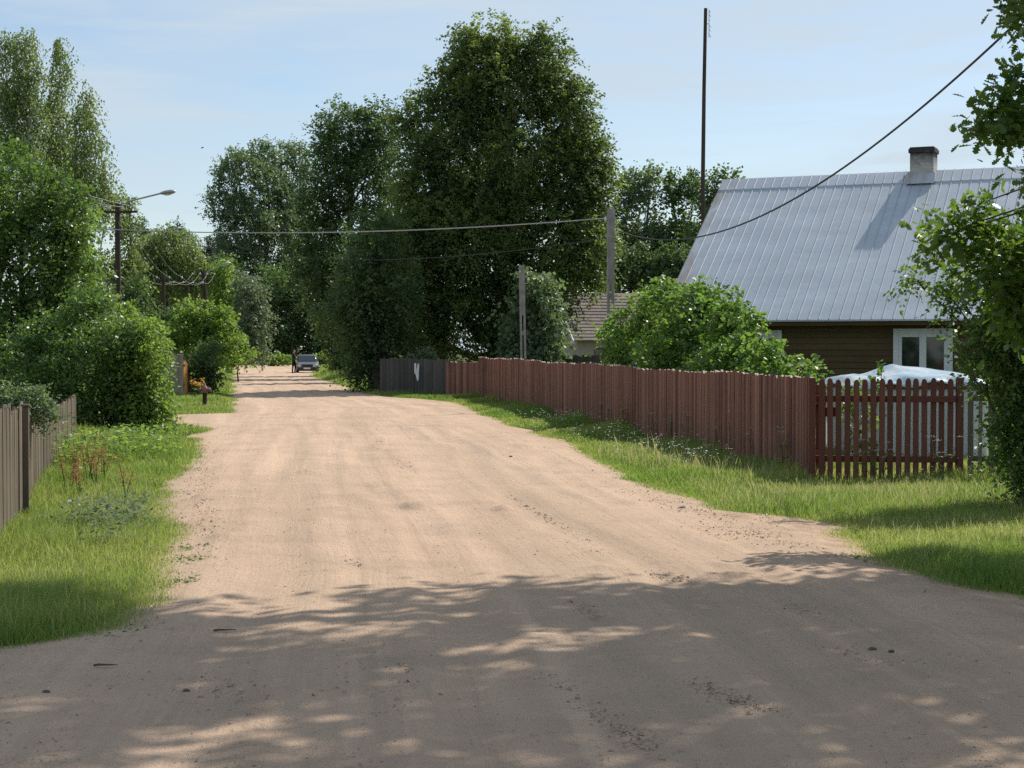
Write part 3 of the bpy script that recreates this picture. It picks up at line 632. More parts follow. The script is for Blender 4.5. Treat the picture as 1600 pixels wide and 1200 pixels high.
# lilac in front of the house
tree('lilac_bush', 'big round glossy green bush behind the red slat fence', 'shrub', mid(1090, 31.5),
     PL(31, [(1010, 500, 56, 40, 4), (1085, 478, 50, 36, 1.5), (1040, 465, 36, 26, 2.5), (1138, 498, 36, 38, 0), (1172, 506, 22, 24, -1), (985, 545, 40, 45, 5), (1080, 545, 74, 60, 1), (1152, 564, 54, 42, -1.5), (1215, 567, 42, 32, -3.5), (1258, 584, 20, 18, -5),
             (1030, 590, 56, 50, 3), (1120, 600, 80, 50, 0)], 0.8),
     0.07, ML_LILAC, MB_BARK, 421, leaf=0.10, dens=1.3, L0=0.34, nl=10, droop=0.45, shell=0.42, gap=-0.7, rough=0.22, asp=0.62, outline=OVATE)
# shadowed thorn bush at the end of the picket fence
tree('thorn_bush', 'dark tangled bush with tiny leaves shading the end of the gate', 'shrub', (5.35, 17.2),
     PL(17.2, [(1565, 510, 52, 56), (1620, 430, 66, 80), (1592, 560, 60, 60), (1640, 560, 80, 100), (1580, 612, 34, 42), (1610, 660, 56, 60), (1650, 690, 80, 80), (1525, 545, 22, 22), (1600, 700, 30, 34), (1612, 760, 34, 30), (1500, 470, 26, 20), (1430, 438, 26, 7), (1470, 445, 26, 10), (1645, 765, 44, 40), (1560, 430, 36, 34), (1535, 600, 16, 14)], 0.9),
     0.07, ML_BUSH, MB_BARK, 431, leaf=0.058, dens=1.15, L0=0.3, nl=11, droop=0.3, shell=0.3, gap=-0.55, rough=0.35, asp=0.6, twigs=2)
# oak standing beside the frame, throwing the shade over the road; only its lowest sprays hang into view
ob = np.array([6.6, 13.2, 0.0])
def sh(sx, sz, h, r): return (np.array([sx + 0.669 * h, sz + 0.745 * h, h]), (r, r, r * 0.8))
shade = [sh(-4.4, 8.3, 9, 1.5), sh(-2.6, 7.8, 8.5, 1.5), sh(0.0, 8.7, 8, 1.8), sh(1.8, 9.2, 7, 1.8), sh(3.5, 9.2, 6.8, 1.8), sh(-1.0, 6.7, 9, 1.8), sh(1.6, 7.0, 8.4, 1.9), sh(4.2, 6.8, 7.5, 2.0), sh(-4.3, 6.0, 10, 1.9),
         sh(1.0, 4.6, 9.4, 2.0), sh(-2.2, 4.8, 10.4, 1.9), sh(4.2, 4.6, 8.6, 2.0), sh(-0.2, 10.3, 7.6, 0.8), sh(1.4, 10.8, 7.2, 0.85), sh(2.8, 10.7, 6.6, 0.9), sh(-3.4, 9.0, 8.4, 1.2)]
dense = [sh(-4.4, 9.6, 8.8, 1.2), sh(-3.3, 9.5, 8.4, 0.95), sh(-2.6, 9.0, 8.2, 0.7), sh(3.5, 11.4, 5.3, 0.75), sh(4.2, 11.0, 5.6, 0.9), sh(4.6, 12.2, 5.2, 0.8), sh(3.3, 10.4, 5.6, 0.7), sh(5.4, 13.6, 5.0, 0.8), sh(3.6, 10.9, 5.4, 0.9), sh(4.4, 11.7, 5.4, 0.9), sh(3.0, 10.9, 5.8, 0.6)]
low = [(at(1607, 8, 13.2), (.16, .2, .20)), (at(1604, 185, 13.2), (.32, .28, .15)), (at(1556, 190, 13.2), (.14, .2, .08)), (at(1588, 130, 13.2), (.10, .2, .06)), (at(1622, 280, 13.4), (.10, .2, .04)), (at(1495, 358, 14.4), (.24, .2, .09)), (at(1465, 372, 14.4), (.14, .16, .08)), (at(1560, 410, 14.4), (.30, .3, .22)),
       (at(1605, 410, 14.2), (.26, .3, .28)), (at(1540, 315, 14.3), (.14, .12, .07)), (at(1600, 480, 14.3), (.3, .3, .3))]
root = empty('oak_tree', ob, 'tall oak beside the road whose lobed leaves hang in at the edge', 'tree')
mb = MB(); limbs(mb, (0, 0, -0.15), (0.4, 0.6, 10.0), 0.36, [(c - ob, rd) for c, rd in shade + dense], 451)
for c, rd in low:
    e = c - ob; s = np.array([-0.1, 0.1, max(1.2, min(e[2] + 0.5, 4.0))]); md = (s + e) / 2 + np.array([0, 0, 0.2]); mb.tube([s, md, e], [0.03, 0.013, 0.006], 6, cap=False)
mb.build('trunk', MB_BARK, root)
crown('crown', ML_OAK, root, (0, 0, 0), [(c - ob, rd) for c, rd in shade], 452, leaf=0.15, dens=0.66, L0=0.6, nl=10, droop=0.3, shell=0.25, gap=-0.5, rough=0.2, asp=0.7, outline=RHOMB, sub=0)
crown('crown', ML_OAK, root, (0, 0, 0), [(c - ob, rd) for c, rd in dense], 454, leaf=0.15, dens=1.5, L0=0.5, nl=10, droop=0.3, shell=0.15, gap=-0.9, rough=0.2, asp=0.7, sub=0)
crown('low_spray', ML_OAK, root, (0, 0, 0), [(c - ob, rd) for c, rd in low], 453, leaf=0.105, dens=1.6, L0=0.22, nl=7, droop=0.2, shell=0.1, gap=-0.55, rough=0.15, asp=0.62, outline=OAK, flat=0.8, sub=0)

# ================================================================== FENCES
MW_TAN = wood_mat('weathered_tan_wood', (0.26, 0.215, 0.16), (0.40, 0.34, 0.26), 0.9, (35, 35, 1.2), 0.8, (0.1, 0.08, 0.06), 0.5)
MW_GREY = wood_mat('weathered_grey_wood', (0.155, 0.125, 0.090), (0.29, 0.24, 0.18), 0.9, (35, 35, 1.2), 0.8, (0.075, 0.062, 0.048), 0.7)
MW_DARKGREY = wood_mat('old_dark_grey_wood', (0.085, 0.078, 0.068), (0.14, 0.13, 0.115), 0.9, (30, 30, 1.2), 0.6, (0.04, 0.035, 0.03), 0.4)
MW_RED = wood_mat('red_brown_stained_wood', (0.150, 0.060, 0.042), (0.40, 0.205, 0.140), 0.75, (40, 40, 1.4), 0.5, (0.075, 0.032, 0.026), 0.45)
MW_GATE = wood_mat('dark_red_brown_stained_wood', (0.15, 0.052, 0.038), (0.26, 0.105, 0.076), 0.7, (40, 40, 1.4), 0.5, (0.06, 0.028, 0.022), 0.4)
MW_ORANGE = wood_mat('orange_painted_wood', (0.62, 0.30, 0.06), (0.70, 0.36, 0.08), 0.6, (40, 40, 1.4), 0.3, (0.3, 0.14, 0.05), 0.3)
MW_SUNTOP = plain_mat('sunlit_slat_top', (0.55, 0.46, 0.38), (0.42, 0.34, 0.28), 0.85, 0.2, 0, 30, 0.2)  # pale tone painting the sunlit edge along the slat tops
MW_POLE = wood_mat('creosoted_pole', (0.055, 0.040, 0.030), (0.085, 0.065, 0.050), 0.85, (8, 8, 1.0), 0.6, (0.025, 0.02, 0.018), 0.4)
M_CONC = plain_mat('old_concrete', (0.36, 0.34, 0.31), (0.22, 0.205, 0.19), 0.9, 0.2, 0, 5, 0.4)
M_WHITE = plain_mat('white_paint', (0.78, 0.79, 0.78), (0.66, 0.67, 0.66), 0.5, 0.4, 0, 3, 0.05)
M_IRON = plain_mat('dark_iron', (0.05, 0.05, 0.055), (0.09, 0.08, 0.075), 0.5, 0.5, 0.6, 9, 0.1)
M_STEEL = plain_mat('grey_lamp_steel', (0.30, 0.31, 0.33), (0.42, 0.43, 0.45), 0.4, 0.5, 0.6, 9, 0.1)
M_PORC = plain_mat('white_porcelain', (0.75, 0.74, 0.70), (0.6, 0.58, 0.55), 0.25, 0.6)

def along(A, B):
    A = np.array(A, float); B = np.array(B, float); d = B - A; Ln = np.linalg.norm(d); return A, d / Ln, Ln

def board_run(A, B, wid, gap, thick, topf, z0f, rng, nrm_off=0.0, jit=0.02, point=False, tilt=0.01):
    """upright boards along A..B (ground x,y); topf/z0f give heights at distance s; returns MB in world coordinates"""
    A, d, Ln = along(A, B); nrm = np.array([d[1], -d[0]]); mb = MB(); s = 0.0
    while s < Ln:
        w_ = wid * rng.uniform(0.8, 1.2); c = s + w_ / 2; p = A + d * c + nrm * (nrm_off + rng.normal() * thick * 0.12)
        y = p[1]; g = gz(y); z0 = g + z0f(c); z1 = g + topf(c) + rng.normal() * jit; tl = rng.normal() * tilt
        tn = float(np.clip(rng.normal(0.45, 0.24), 0, 1))
        ax = np.array([d[0], d[1], 0]) * w_ / 2; ay = np.array([nrm[0], nrm[1], 0]) * thick / 2
        o = np.array([p[0], p[1], z0]); h = z1 - z0; az = np.array([d[0] * tl, d[1] * tl, h])
        if point:
            k = min(0.05, w_ * 0.55)
            prof = [o - ax, o + ax, o + ax + az * (1 - k / h), o + az + ax * 0.35, o + az - ax * 0.35, o - ax + az * (1 - k / h)]
            mb.prism([q - ay for q in prof], 2 * ay, tn)
        else:
            e = rng.normal() * 0.012; vs = [o - ax - ay, o + ax - ay, o + ax + ay, o - ax + ay]
            vs += [vs[0] + az + (0, 0, e), vs[1] + az - (0, 0, e), vs[2] + az - (0, 0, e), vs[3] + az + (0, 0, e)]
            mb.add(vs, [(3, 2, 1, 0), (4, 5, 6, 7), (0, 1, 5, 4), (1, 2, 6, 5), (2, 3, 7, 6), (3, 0, 4, 7)], tn)
        s += w_ + gap * rng.uniform(0.4, 1.7)
    return mb

def rail(A, B, z, hgt, thick, off):
    A, d, Ln = along(A, B); nrm = np.array([d[1], -d[0]]); mb = MB(); k = max(1, int(Ln / 3))
    for i in range(k):
        p = A + d * (Ln * (i + 0.5) / k) + nrm * off
        mb.frame_box((p[0], p[1], gz(p[1]) + z), (d[0] * Ln / k / 2 - 0.002, d[1] * Ln / k / 2, 0), (nrm[0] * thick / 2, nrm[1] * thick / 2, 0), (0, 0, hgt), 0.4)
    return mb

def shift(mb, o): mb.v = [tuple(np.asarray(v) - o) for v in mb.v]; return mb
def fence_root(name, A, label): return empty(name, (A[0], A[1], gz(A[1])), label, 'fence')

# grey plank fence at the near edge of the picture
rng = np.random.default_rng(71)
A, Bm, Bn = (-3.98, 12.5), (-6.03, 21.9), (-7.3, 27.8)
r_ = fence_root('plank_fence', A, 'weathered grey plank fence with uneven tops in the tall grass at the picture edge'); o = np.array(r_.location)
shift(board_run(A, Bm, 0.082, 0.013, 0.022, lambda s: 1.19 - 0.033 * s + 0.015 * math.sin(s * 4), lambda s: -0.05, rng, 0, 0.022, tilt=0.014), o).build('board_panel', MW_GREY, r_)
shift(board_run(Bm, Bn, 0.098, 0.010, 0.022, lambda s: 0.86, lambda s: -0.05, rng, 0, 0.022, tilt=0.014), o).build('board_panel', MW_GREY, r_)
for z in (0.28, 0.74): shift(rail(A, Bm, z, 0.08, 0.05, -0.055), o).build('rail', MW_GREY, r_)
for s, hh in ((3.35, 1.15),):
    A0, d, Ln = along(A, Bm); p = A0 + d * s + np.array([d[1], -d[0]]) * 0.075
    pm = MB(); pm.box((p[0], p[1], hh / 2 - 0.05), (0.055, 0.06, hh), 0.1, rz=math.atan2(d[1], d[0])); pm.box((p[0], p[1], hh - 0.035), (0.13, 0.08, 0.022), 0.1, rz=math.atan2(d[1], d[0]))
    shift(pm, o).build('post', MW_GREY, r_, bevel=0.006)

# long red slat fence
A, B = (3.80, 21.0), (-1.11, 55.7)
r_ = fence_root('slat_fence', A, 'long red brown fence of close upright slats running beside the road'); o = np.array(r_.location)
rng = np.random.default_rng(72)
def topr(s): return 1.27 + 0.006 * s * 0.5 + 0.02 * math.sin(s * 0.55) + 0.012 * math.sin(s * 1.7 + 1)
sm = board_run(A, B, 0.068, 0.016, 0.034, topr, lambda s: 0.03, rng, 0, 0.004, tilt=0.004)
for i in range(len(sm.f)):
    if i % 6 == 1: sm.m[i] = 1                                       # sawn top ends: sun catching them is put in as a pale colour
shift(sm, o).build('slat_panel', [MW_RED, MW_SUNTOP], r_)
B2 = (-2.25, 57.2)
sm = board_run(B, B2, 0.075, 0.012, 0.03, lambda s: 1.2, lambda s: 0.03, rng, 0, 0.004)
for i in range(len(sm.f)):
    if i % 6 == 1: sm.m[i] = 1
shift(sm, o).build('slat_panel', [MW_RED, MW_SUNTOP], r_)
for z in (0.3, 0.95): shift(rail(A, B, z, 0.08, 0.05, 0.045), o).build('rail', MW_RED, r_)
A0, d, Ln = along(A, B)
for k in range(13):
    p = A0 + d * (0.05 + k * Ln / 12.2) + np.array([d[1], -d[0]]) * 0.12; pm = MB(); pm.box((p[0], p[1], gz(p[1]) + 0.6), (0.1, 0.1, 1.2), 0.3, rz=math.atan2(d[1], d[0])); shift(pm, o).build('post', MW_RED, r_)

# picket gate
gA, gB = at(1272, 700, 20.8)[:2], at(1507, 700, 20.6)[:2]
r_ = empty('picket_gate', (gA[0], gA[1], 0), 'dark red brown picket gate with pointed tops and clear gaps, pale shelter showing through', 'gate'); o = np.array(r_.location)
rng = np.random.default_rng(73); A0, d, Ln = along(gA, gB); nrm = np.array([d[1], -d[0]])
npk = 17
pk = [1284 + 13.35 * i for i in range(npk)]
for i, px in enumerate(pk):
    p = at(px, 700, 20.7); tn = float(np.clip(rng.normal(0.45, 0.2), 0, 1)); h0 = 0.0 + rng.normal() * 0.012; h1 = 1.28 + rng.normal() * 0.008; hw = 0.035; tl = rng.normal() * 0.006
    prof = [(-hw, h0), (hw, h0), (hw + tl, h1 - 0.05), (0.028 + tl, h1 - 0.02), (0.010 + tl, h1), (-0.010 + tl, h1), (-0.028 + tl, h1 - 0.02), (-hw + tl, h1 - 0.05)]
    mb = MB(); mb.prism([(d[0] * a + nrm[0] * 0.014, d[1] * a + nrm[1] * 0.014, z) for a, z in prof], (-nrm[0] * 0.024, -nrm[1] * 0.024, 0), tn)
    mb.build('picket', MW_GATE, r_, loc=(p[0] - o[0], p[1] - o[1], 0), bevel=0.003)
for z0, z1 in ((0.235, 0.315), (0.985, 1.065)):
    for s0, s1 in ((0.02, Ln - 0.1),):
        mb = MB(); c = d * (s0 + s1) / 2 - nrm * 0.036; mb.frame_box((c[0], c[1], z0), (d[0] * (s1 - s0) / 2, d[1] * (s1 - s0) / 2, 0), (nrm[0] * 0.018, nrm[1] * 0.018, 0), (0, 0, z1 - z0), 0.15); mb.build('rail', MW_GATE, r_, bevel=0.003)
for px, hh in ((1268, 1.29), (1499, 1.29)):
    p = at(px, 700, 20.72); mb = MB(); mb.box((0, 0, hh / 2 - 0.05), (0.085, 0.085, hh + 0.1), 0.35); mb.build('post', MW_GATE, r_, loc=(p[0] - o[0], p[1] - o[1], 0), bevel=0.006)
mb = MB(); q = d * 0.2 - nrm * 0.06; mb.box((q[0], q[1], 0.86), (0.2, 0.03, 0.12), 0.1); mb.build('latch_board', MW_GATE, r_, bevel=0.003)
# grey picket fence behind the thorn bush
A, B = at(1512, 700, 20.7)[:2], at(1760, 700, 20.0)[:2]
r_ = fence_root('picket_fence', A, 'weathered grey picket fence in deep shade behind the thorn bush'); o = np.array([A[0], A[1], 0])
shift(board_run(A, B, 0.06, 0.05, 0.02, lambda s: 1.26, lambda s: 0.02, np.random.default_rng(74), 0, 0.012, point=True), o).build('picket_panel', MW_GREY, r_)
for z in (0.25, 1.0): shift(rail(A, B, z, 0.07, 0.04, -0.04), o).build('rail', MW_GREY, r_)
# dark grey fence below the big linden, with a paper notice
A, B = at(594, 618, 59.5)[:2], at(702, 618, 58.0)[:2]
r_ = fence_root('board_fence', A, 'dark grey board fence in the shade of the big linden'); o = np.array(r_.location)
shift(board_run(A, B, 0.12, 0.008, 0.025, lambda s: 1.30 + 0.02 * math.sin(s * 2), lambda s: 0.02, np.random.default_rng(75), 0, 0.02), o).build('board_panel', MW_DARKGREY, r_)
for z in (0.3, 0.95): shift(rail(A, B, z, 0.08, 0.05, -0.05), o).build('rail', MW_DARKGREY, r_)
p = at(651.5, 581, 58.6); mb = MB()
mb.add([(-0.09, -0.012, 0.30), (-0.02, -0.012, 0.31), (-0.015, -0.014, -0.02), (0.0, -0.014, 0.12), (0.03, -0.012, 0.28), (0.085, -0.012, 0.29), (0.07, -0.012, -0.28), (0.02, -0.03, -0.33), (-0.04, -0.012, -0.10), (-0.085, -0.014, -0.04)], [(0, 1, 2, 8, 9), (2, 3, 4, 5, 6, 7, 8)], 0.5)
tag(mb.build('paper_notice', M_WHITE, None, loc=(p[0], p[1] - 0.10, p[2])), 'torn white paper notice stuck on the dark grey board fence', 'notice').modifiers.new('thickness', 'SOLIDIFY').thickness = 0.002
A, B = at(838, 575, 63)[:2], at(985, 575, 60)[:2]
r_ = fence_root('board_fence', A, 'old grey board fence showing above the red fence before the cottage'); o = np.array(r_.location)
shift(board_run(A, B, 0.13, 0.012, 0.025, lambda s: 1.42, lambda s: 0.02, np.random.default_rng(76), 0, 0.03), o).build('board_panel', MW_DARKGREY, r_)
shift(rail(A, B, 1.0, 0.09, 0.05, -0.05), o).build('rail', MW_DARKGREY, r_)
# short grey fence across the road, ending in orange boards
A, B = at(240, 610, 61.5)[:2], at(286, 620, 56.5)[:2]
r_ = fence_root('plank_fence', A, 'short tall grey plank fence ending in orange boards by the hydrant'); o = np.array(r_.location)
rng = np.random.default_rng(77)
shift(board_run(A, B, 0.13, 0.015, 0.025, lambda s: 1.36 + 0.022 * s, lambda s: -0.02, rng, 0, 0.03), o).build('board_panel', MW_TAN, r_)
C_ = at(291.5, 617, 57.2)[:2]; mb = shift(board_run(B, C_, 0.10, 0.01, 0.025, lambda s: 1.2, lambda s: 0, rng, 0, 0.03), o).build('orange_board', MW_ORANGE, r_); mb['label'] = 'orange painted boards'
D_ = at(297, 612, 58.5)[:2]; mb = shift(board_run(C_, D_, 0.10, 0.01, 0.025, lambda s: 0.98, lambda s: 0, rng, 0, 0.03), o).build('brown_board', MW_RED, r_); mb['label'] = 'lower red brown boards'
for z in (0.4, 1.05): shift(rail(A, B, z, 0.08, 0.05, -0.05), o).build('rail', MW_GREY, r_)

# ================================================================== HOUSES
m, nt, out = nodes_of('galvanised_sheet'); co = objco(nt)
c = mixc(nt, ramp(nt, noise(nt, mapping(nt, co, (0.5, 0.5, 2.0)), 1.2, 6, 0.65), 0.35, 0.7), (0.40, 0.435, 0.475), (0.50, 0.535, 0.575))
c = mixc(nt, mathn(nt, 'MULTIPLY', ramp(nt, noise(nt, mapping(nt, co, (6, 6, 0.3)), 1.5, 5, 0.7), 0.5, 0.8), 0.35), c, (0.30, 0.33, 0.365))
geo = nt.nodes.new('ShaderNodeSeparateXYZ'); L(nt, co, geo.inputs[0])
rust = mathn(nt, 'MULTIPLY', ramp(nt, geo.outputs[0], 0.0, 0.62, (1, 1, 1), (0, 0, 0)), ramp(nt, noise(nt, mapping(nt, co, (4, 1, 1)), 0.9, 5, 0.7), 0.46, 0.62))
c = mixc(nt, mathn(nt, 'MULTIPLY', rust, 0.75), c, (0.30, 0.20, 0.12))
principled(nt, out, c, 0.42, 0.5, 0.35, noise(nt, co, 3, 3), 0.08, 0.02); M_TIN = m
M_LOG = wood_mat('brown_stained_boards', (0.115, 0.076, 0.034), (0.155, 0.104, 0.048), 0.7, (1.2, 30, 30), 0.4, (0.03, 0.02, 0.012), 0.4)
M_TRIM = wood_mat('pale_trim', (0.42, 0.40, 0.37), (0.5, 0.48, 0.45), 0.7, (1.5, 30, 30), 0.3)
m, nt, out = nodes_of('window_glass'); principled(nt, out, (0.015, 0.02, 0.022), 0.06, 0.9); M_GLASS = m
m, nt, out = nodes_of('sooty_brick'); co = objco(nt)
br = nt.nodes.new('ShaderNodeTexBrick'); L(nt, mapping(nt, co, (1, 1, 1), (R(90), 0, 0)), br.inputs['Vector']); br.inputs['Scale'].default_value = 1.0
br.inputs['Brick Width'].default_value = 0.24; br.inputs['Row Height'].default_value = 0.075; br.inputs['Mortar Size'].default_value = 0.008
br.inputs['Color1'].default_value = (0.58, 0.55, 0.51, 1); br.inputs['Color2'].default_value = (0.44, 0.41, 0.37, 1); br.inputs['Mortar'].default_value = (0.5, 0.48, 0.45, 1)
sx = nt.nodes.new('ShaderNodeSeparateXYZ'); L(nt, co, sx.inputs[0])
soot = mathn(nt, 'MULTIPLY', ramp(nt, mathn(nt, 'ADD', sx.outputs[2], mathn(nt, 'MULTIPLY', noise(nt, co, 7, 5, 0.7), 0.5)), 0.50, 0.86), 0.94)
principled(nt, out, mixc(nt, soot, br.outputs[0], (0.03, 0.027, 0.025)), 0.9, 0.2, 0, br.outputs['Fac'], 0.5, 0.01); M_CHIM = m

class Frame:
    """local axes: u along the front, v towards the viewer, z up"""
    def __init__(s, o, th): s.o = np.array([o[0], o[1], 0.0]); s.u = np.array([math.cos(th), -math.sin(th), 0]); s.v = np.array([-math.sin(th), -math.cos(th), 0]); s.th = th

def local_box(mb, u0, u1, v0, v1, z0, z1, tint=0.5, mi=0):
    return mb.add([(u, v, z) for z in (z0, z1) for u, v in ((u0, v0), (u1, v0), (u1, v1), (u0, v1))], [(3, 2, 1, 0), (4, 5, 6, 7), (0, 1, 5, 4), (1, 2, 6, 5), (2, 3, 7, 6), (3, 0, 4, 7)], tint, mi)

# --- the metal roofed house: object axes u = x, v = -y (front faces -y)
TH = math.atan(0.4468); ZE, ZR = 38.0, 42.56
EV = np.array([at(1030, 500, ZE)[0], ZE]); RG = np.array([at(1130, 283, ZR)[0], ZR])
run = float(np.dot(EV - RG, np.array([-math.sin(TH), -math.cos(TH)]))); zr = float(at(1130, 282, ZR)[2]); ze = float(at(1030, 500, ZE)[2]) - 0.02
LEN = 15.0
house = empty('wooden_house', (RG[0], RG[1], 0), 'dark brown wooden house under a steep ribbed grey metal roof', 'house', rz=-TH)
def V2(u, v, z): return (u, -v, z)          # v>0 towards the viewer
slope = (zr - ze) / run
def roofz(v): return zr - slope * abs(v)
# roof: two sheets with standing ribs
def roof_sheet(sgn, v0, v1, lift=0.0, t=0.03):
    mb = MB(); pitch_u = 0.232; n = int(LEN / pitch_u); prof = []
    for i in range(n):
        u = i * pitch_u; prof += [(u, 0), (u + pitch_u * 0.87, 0), (u + pitch_u * 0.885, 0.02), (u + pitch_u * 0.905, 0.021), (u + pitch_u * 0.965, 0)]
    prof.append((n * pitch_u, 0))
    nz = math.cos(math.atan(slope))
    segs = [v0 + (v1 - v0) * k / 3 for k in range(4)] if v1 - v0 > 1 else [v0, v1]
    vs = []; 
    for k, v in enumerate(segs):
        for (u, h) in prof: vs.append(V2(u, sgn * v, roofz(v) + (h + lift) / nz))
    for (u, h) in prof: vs.append(V2(u, sgn * segs[-1], roofz(segs[-1]) - t / nz))
    m_ = len(prof); fs = []
    for k in range(len(segs)):
        for i in range(m_ - 1):
            q = (k * m_ + i, k * m_ + i + 1, (k + 1) * m_ + i + 1, (k + 1) * m_ + i)
            fs.append(q if sgn < 0 else q[::-1])
    return mb.add(vs, fs)
rf_ = roof_sheet(1, 0.36, run).build('roof', M_TIN, house)
roof_sheet(-1, 0.36, run + 0.4).build('roof', M_TIN, house)
for s_ in (1, -1):
    roof_sheet(s_, 0.0, 0.42, 0.022).build('ridge_cap', M_TIN, rf_)
# roof deck closing the underside, verge boards
mb = MB(); mb.prism([V2(0.05, run - 0.03, ze - 0.02), V2(0.05, 0, zr - 0.03), V2(0.05, -run - 0.35, roofz(run + 0.35) - 0.03), V2(0.05, -run - 0.3, roofz(run + 0.35) - 0.13), V2(0.05, 0, zr - 0.16), V2(0.05, run - 0.06, ze - 0.13)], (LEN - 0.1, 0, 0), 0.2)
mb.build('roof_deck', M_LOG, house)
mb = MB()
for s_ in (1, -1): mb.prism([V2(-0.03, 0, zr - 0.02), V2(-0.03, s_ * run, ze - 0.02), V2(-0.03, s_ * run, ze - 0.17), V2(-0.03, 0, zr - 0.2)], (0.035, 0, 0), 0.5)
mb.build('verge_board', M_TRIM, house)
# walls of lapped boards
wv = run - 0.45; mb = MB(); z = 0.28; k = 0
wtop = ze + slope * 0.45 - 0.14
mb.prism([V2(0.4, wv - 0.03, 0.28), V2(0.4, wv - 0.03, wtop), V2(0.4, 0, zr - 0.2), V2(0.4, -wv, wtop), V2(0.4, -wv, 0.28)], (LEN - 0.8, 0, 0), 0.35)
rngh = np.random.default_rng(81)
while z < wtop - 0.05:
    h = min(0.135, wtop - z); mb.prism([V2(0.37, wv, z), V2(0.37, wv - 0.018, z + h - 0.004), V2(0.37, wv - 0.05, z + h - 0.004), V2(0.37, wv - 0.05, z)], (LEN - 0.74, 0, 0), float(rngh.uniform(0.1, 0.9))); z += 0.135
mb.build('wall', M_LOG, house)
mb = MB(); local_box(mb, 0.36, LEN - 0.36, -wv + 0.05 - 2 * 0, wv, -0.1, 0.27)
mb.v = [(v[0], -v[1], v[2]) for v in mb.v]; mb.f = [f[::-1] for f in mb.f]; mb.build('foundation', M_CONC, house)
def house_window(u0, wdt, z0, z1):
    fr_ = MB(); y = wv
    def bx(u_0, u_1, z_0, z_1, d0, d1, t=0.5): 
        local_box(fr_, u_0, u_1, -d1, -d0, z_0, z_1, t)
    tr = 0.11
    bx(u0 - tr, u0, z0 - tr, z1 + tr, y + 0.002, y + 0.045); bx(u0 + wdt, u0 + wdt + tr, z0 - tr, z1 + tr, y + 0.002, y + 0.045)
    bx(u0, u0 + wdt, z1, z1 + tr, y + 0.002, y + 0.043); bx(u0 - 0.02, u0 + wdt + 0.02, z0 - tr, z0, y + 0.002, y + 0.09)
    s = 0.075
    for a, b in ((u0, u0 + s), (u0 + wdt - s, u0 + wdt), (u0 + wdt / 2 - 0.075, u0 + wdt / 2 + 0.075)): bx(a, b, z0, z1, y + 0.003, y + 0.032)
    for a, b in ((u0 + s, u0 + wdt / 2 - 0.075), (u0 + wdt / 2 + 0.075, u0 + wdt - s)):
        bx(a, b, z1 - s, z1, y + 0.003, y + 0.031); bx(a, b, z0, z0 + s, y + 0.003, y + 0.031)
    f_ = fr_.build('window', M_WHITE, house, bevel=0.004)
    for a, b in ((u0 + s, u0 + wdt / 2 - 0.075), (u0 + wdt / 2 + 0.075, u0 + wdt - s)):
        g = MB(); local_box(g, a, b, -(y + 0.014), -(y + 0.004), z0 + s, z1 - s); g.build('pane', M_GLASS, f_)
def u_at(px, v):
    """distance along the front of the house for a photo column, on the wall plane at v"""
    o = RG + np.array([-math.sin(TH), -math.cos(TH)]) * v; r = (px - 800) / F; return (r * o[1] - o[0]) / (math.cos(TH) + r * math.sin(TH))
uw = u_at(1396, wv); house_window(uw + 0.11, 1.05, 0.95, 1.98)
uw2 = u_at(1222, wv); house_window(uw2 - 1.16, 1.05, 0.92, 1.96)
house_window(u_at(1396, wv) + 4.2, 1.05, 0.95, 1.98)
# chimney
uc = u_at(1441, 0.0) - 0.27; cz = 0.56
ch = MB(); local_box(ch, 0, cz, -0.28, 0.28, 0, 0.66); local_box(ch, -0.035, cz + 0.035, -0.315, 0.315, -0.06, 0.13); 
chim = ch.build('chimney', M_CHIM, house, loc=(uc, 0, zr - 0.16), bevel=0.01)
cc = MB(); local_box(cc, -0.035, cz + 0.035, -0.315, 0.315, 0.60, 0.70); local_box(cc, -0.01, cz + 0.01, -0.29, 0.29, 0.70, 0.74); cc.build('chimney_cap', M_CHIM, chim, bevel=0.012)
fl_ = MB(); fl_.prism([V2(-0.06, 0.52, roofz(0.52) - zr + 0.16 + 0.055), V2(-0.06, 0.30, roofz(0.30) - zr + 0.16 + 0.055), V2(-0.06, 0.30, roofz(0.30) - zr + 0.16 + 0.17), V2(-0.06, 0.325, roofz(0.30) - zr + 0.16 + 0.16)], (cz + 0.12, 0, 0)); fl_.build('flashing', M_TIN, chim)

# --- cottage with a brown shingled roof
m, nt, out = nodes_of('brown_shingle'); co = objco(nt)
c = mixc(nt, tint(nt), (0.17, 0.135, 0.115), (0.27, 0.22, 0.185)); c = mixc(nt, mathn(nt, 'MULTIPLY', ramp(nt, noise(nt, co, 5, 6, 0.7), 0.45, 0.75), 0.5), c, (0.11, 0.09, 0.08))
principled(nt, out, c, 0.9, 0.2, 0, noise(nt, co, 20, 4), 0.4, 0.02); M_SHINGLE = m
M_PLASTER = plain_mat('cream_plaster', (0.52, 0.46, 0.36), (0.40, 0.35, 0.27), 0.9, 0.2, 0, 3, 0.2)
th2 = math.atan(-0.26); E2 = at(897, 531, 75.0)[:2]; vdir = np.array([-math.sin(th2), -math.cos(th2)]); R2 = E2 - vdir * 3.3
zr2, ze2 = 4.28, 2.02; LEN2 = 7.0
cot = empty('cottage', (R2[0], R2[1], gz(R2[1])), 'low cream cottage with a brown shingled roof behind the red fence', 'house', rz=-th2)
zr2 -= gz(R2[1]); ze2 -= gz(R2[1]); run2 = 3.3
mb = MB(); rg2 = np.random.default_rng(83); nrow = 15
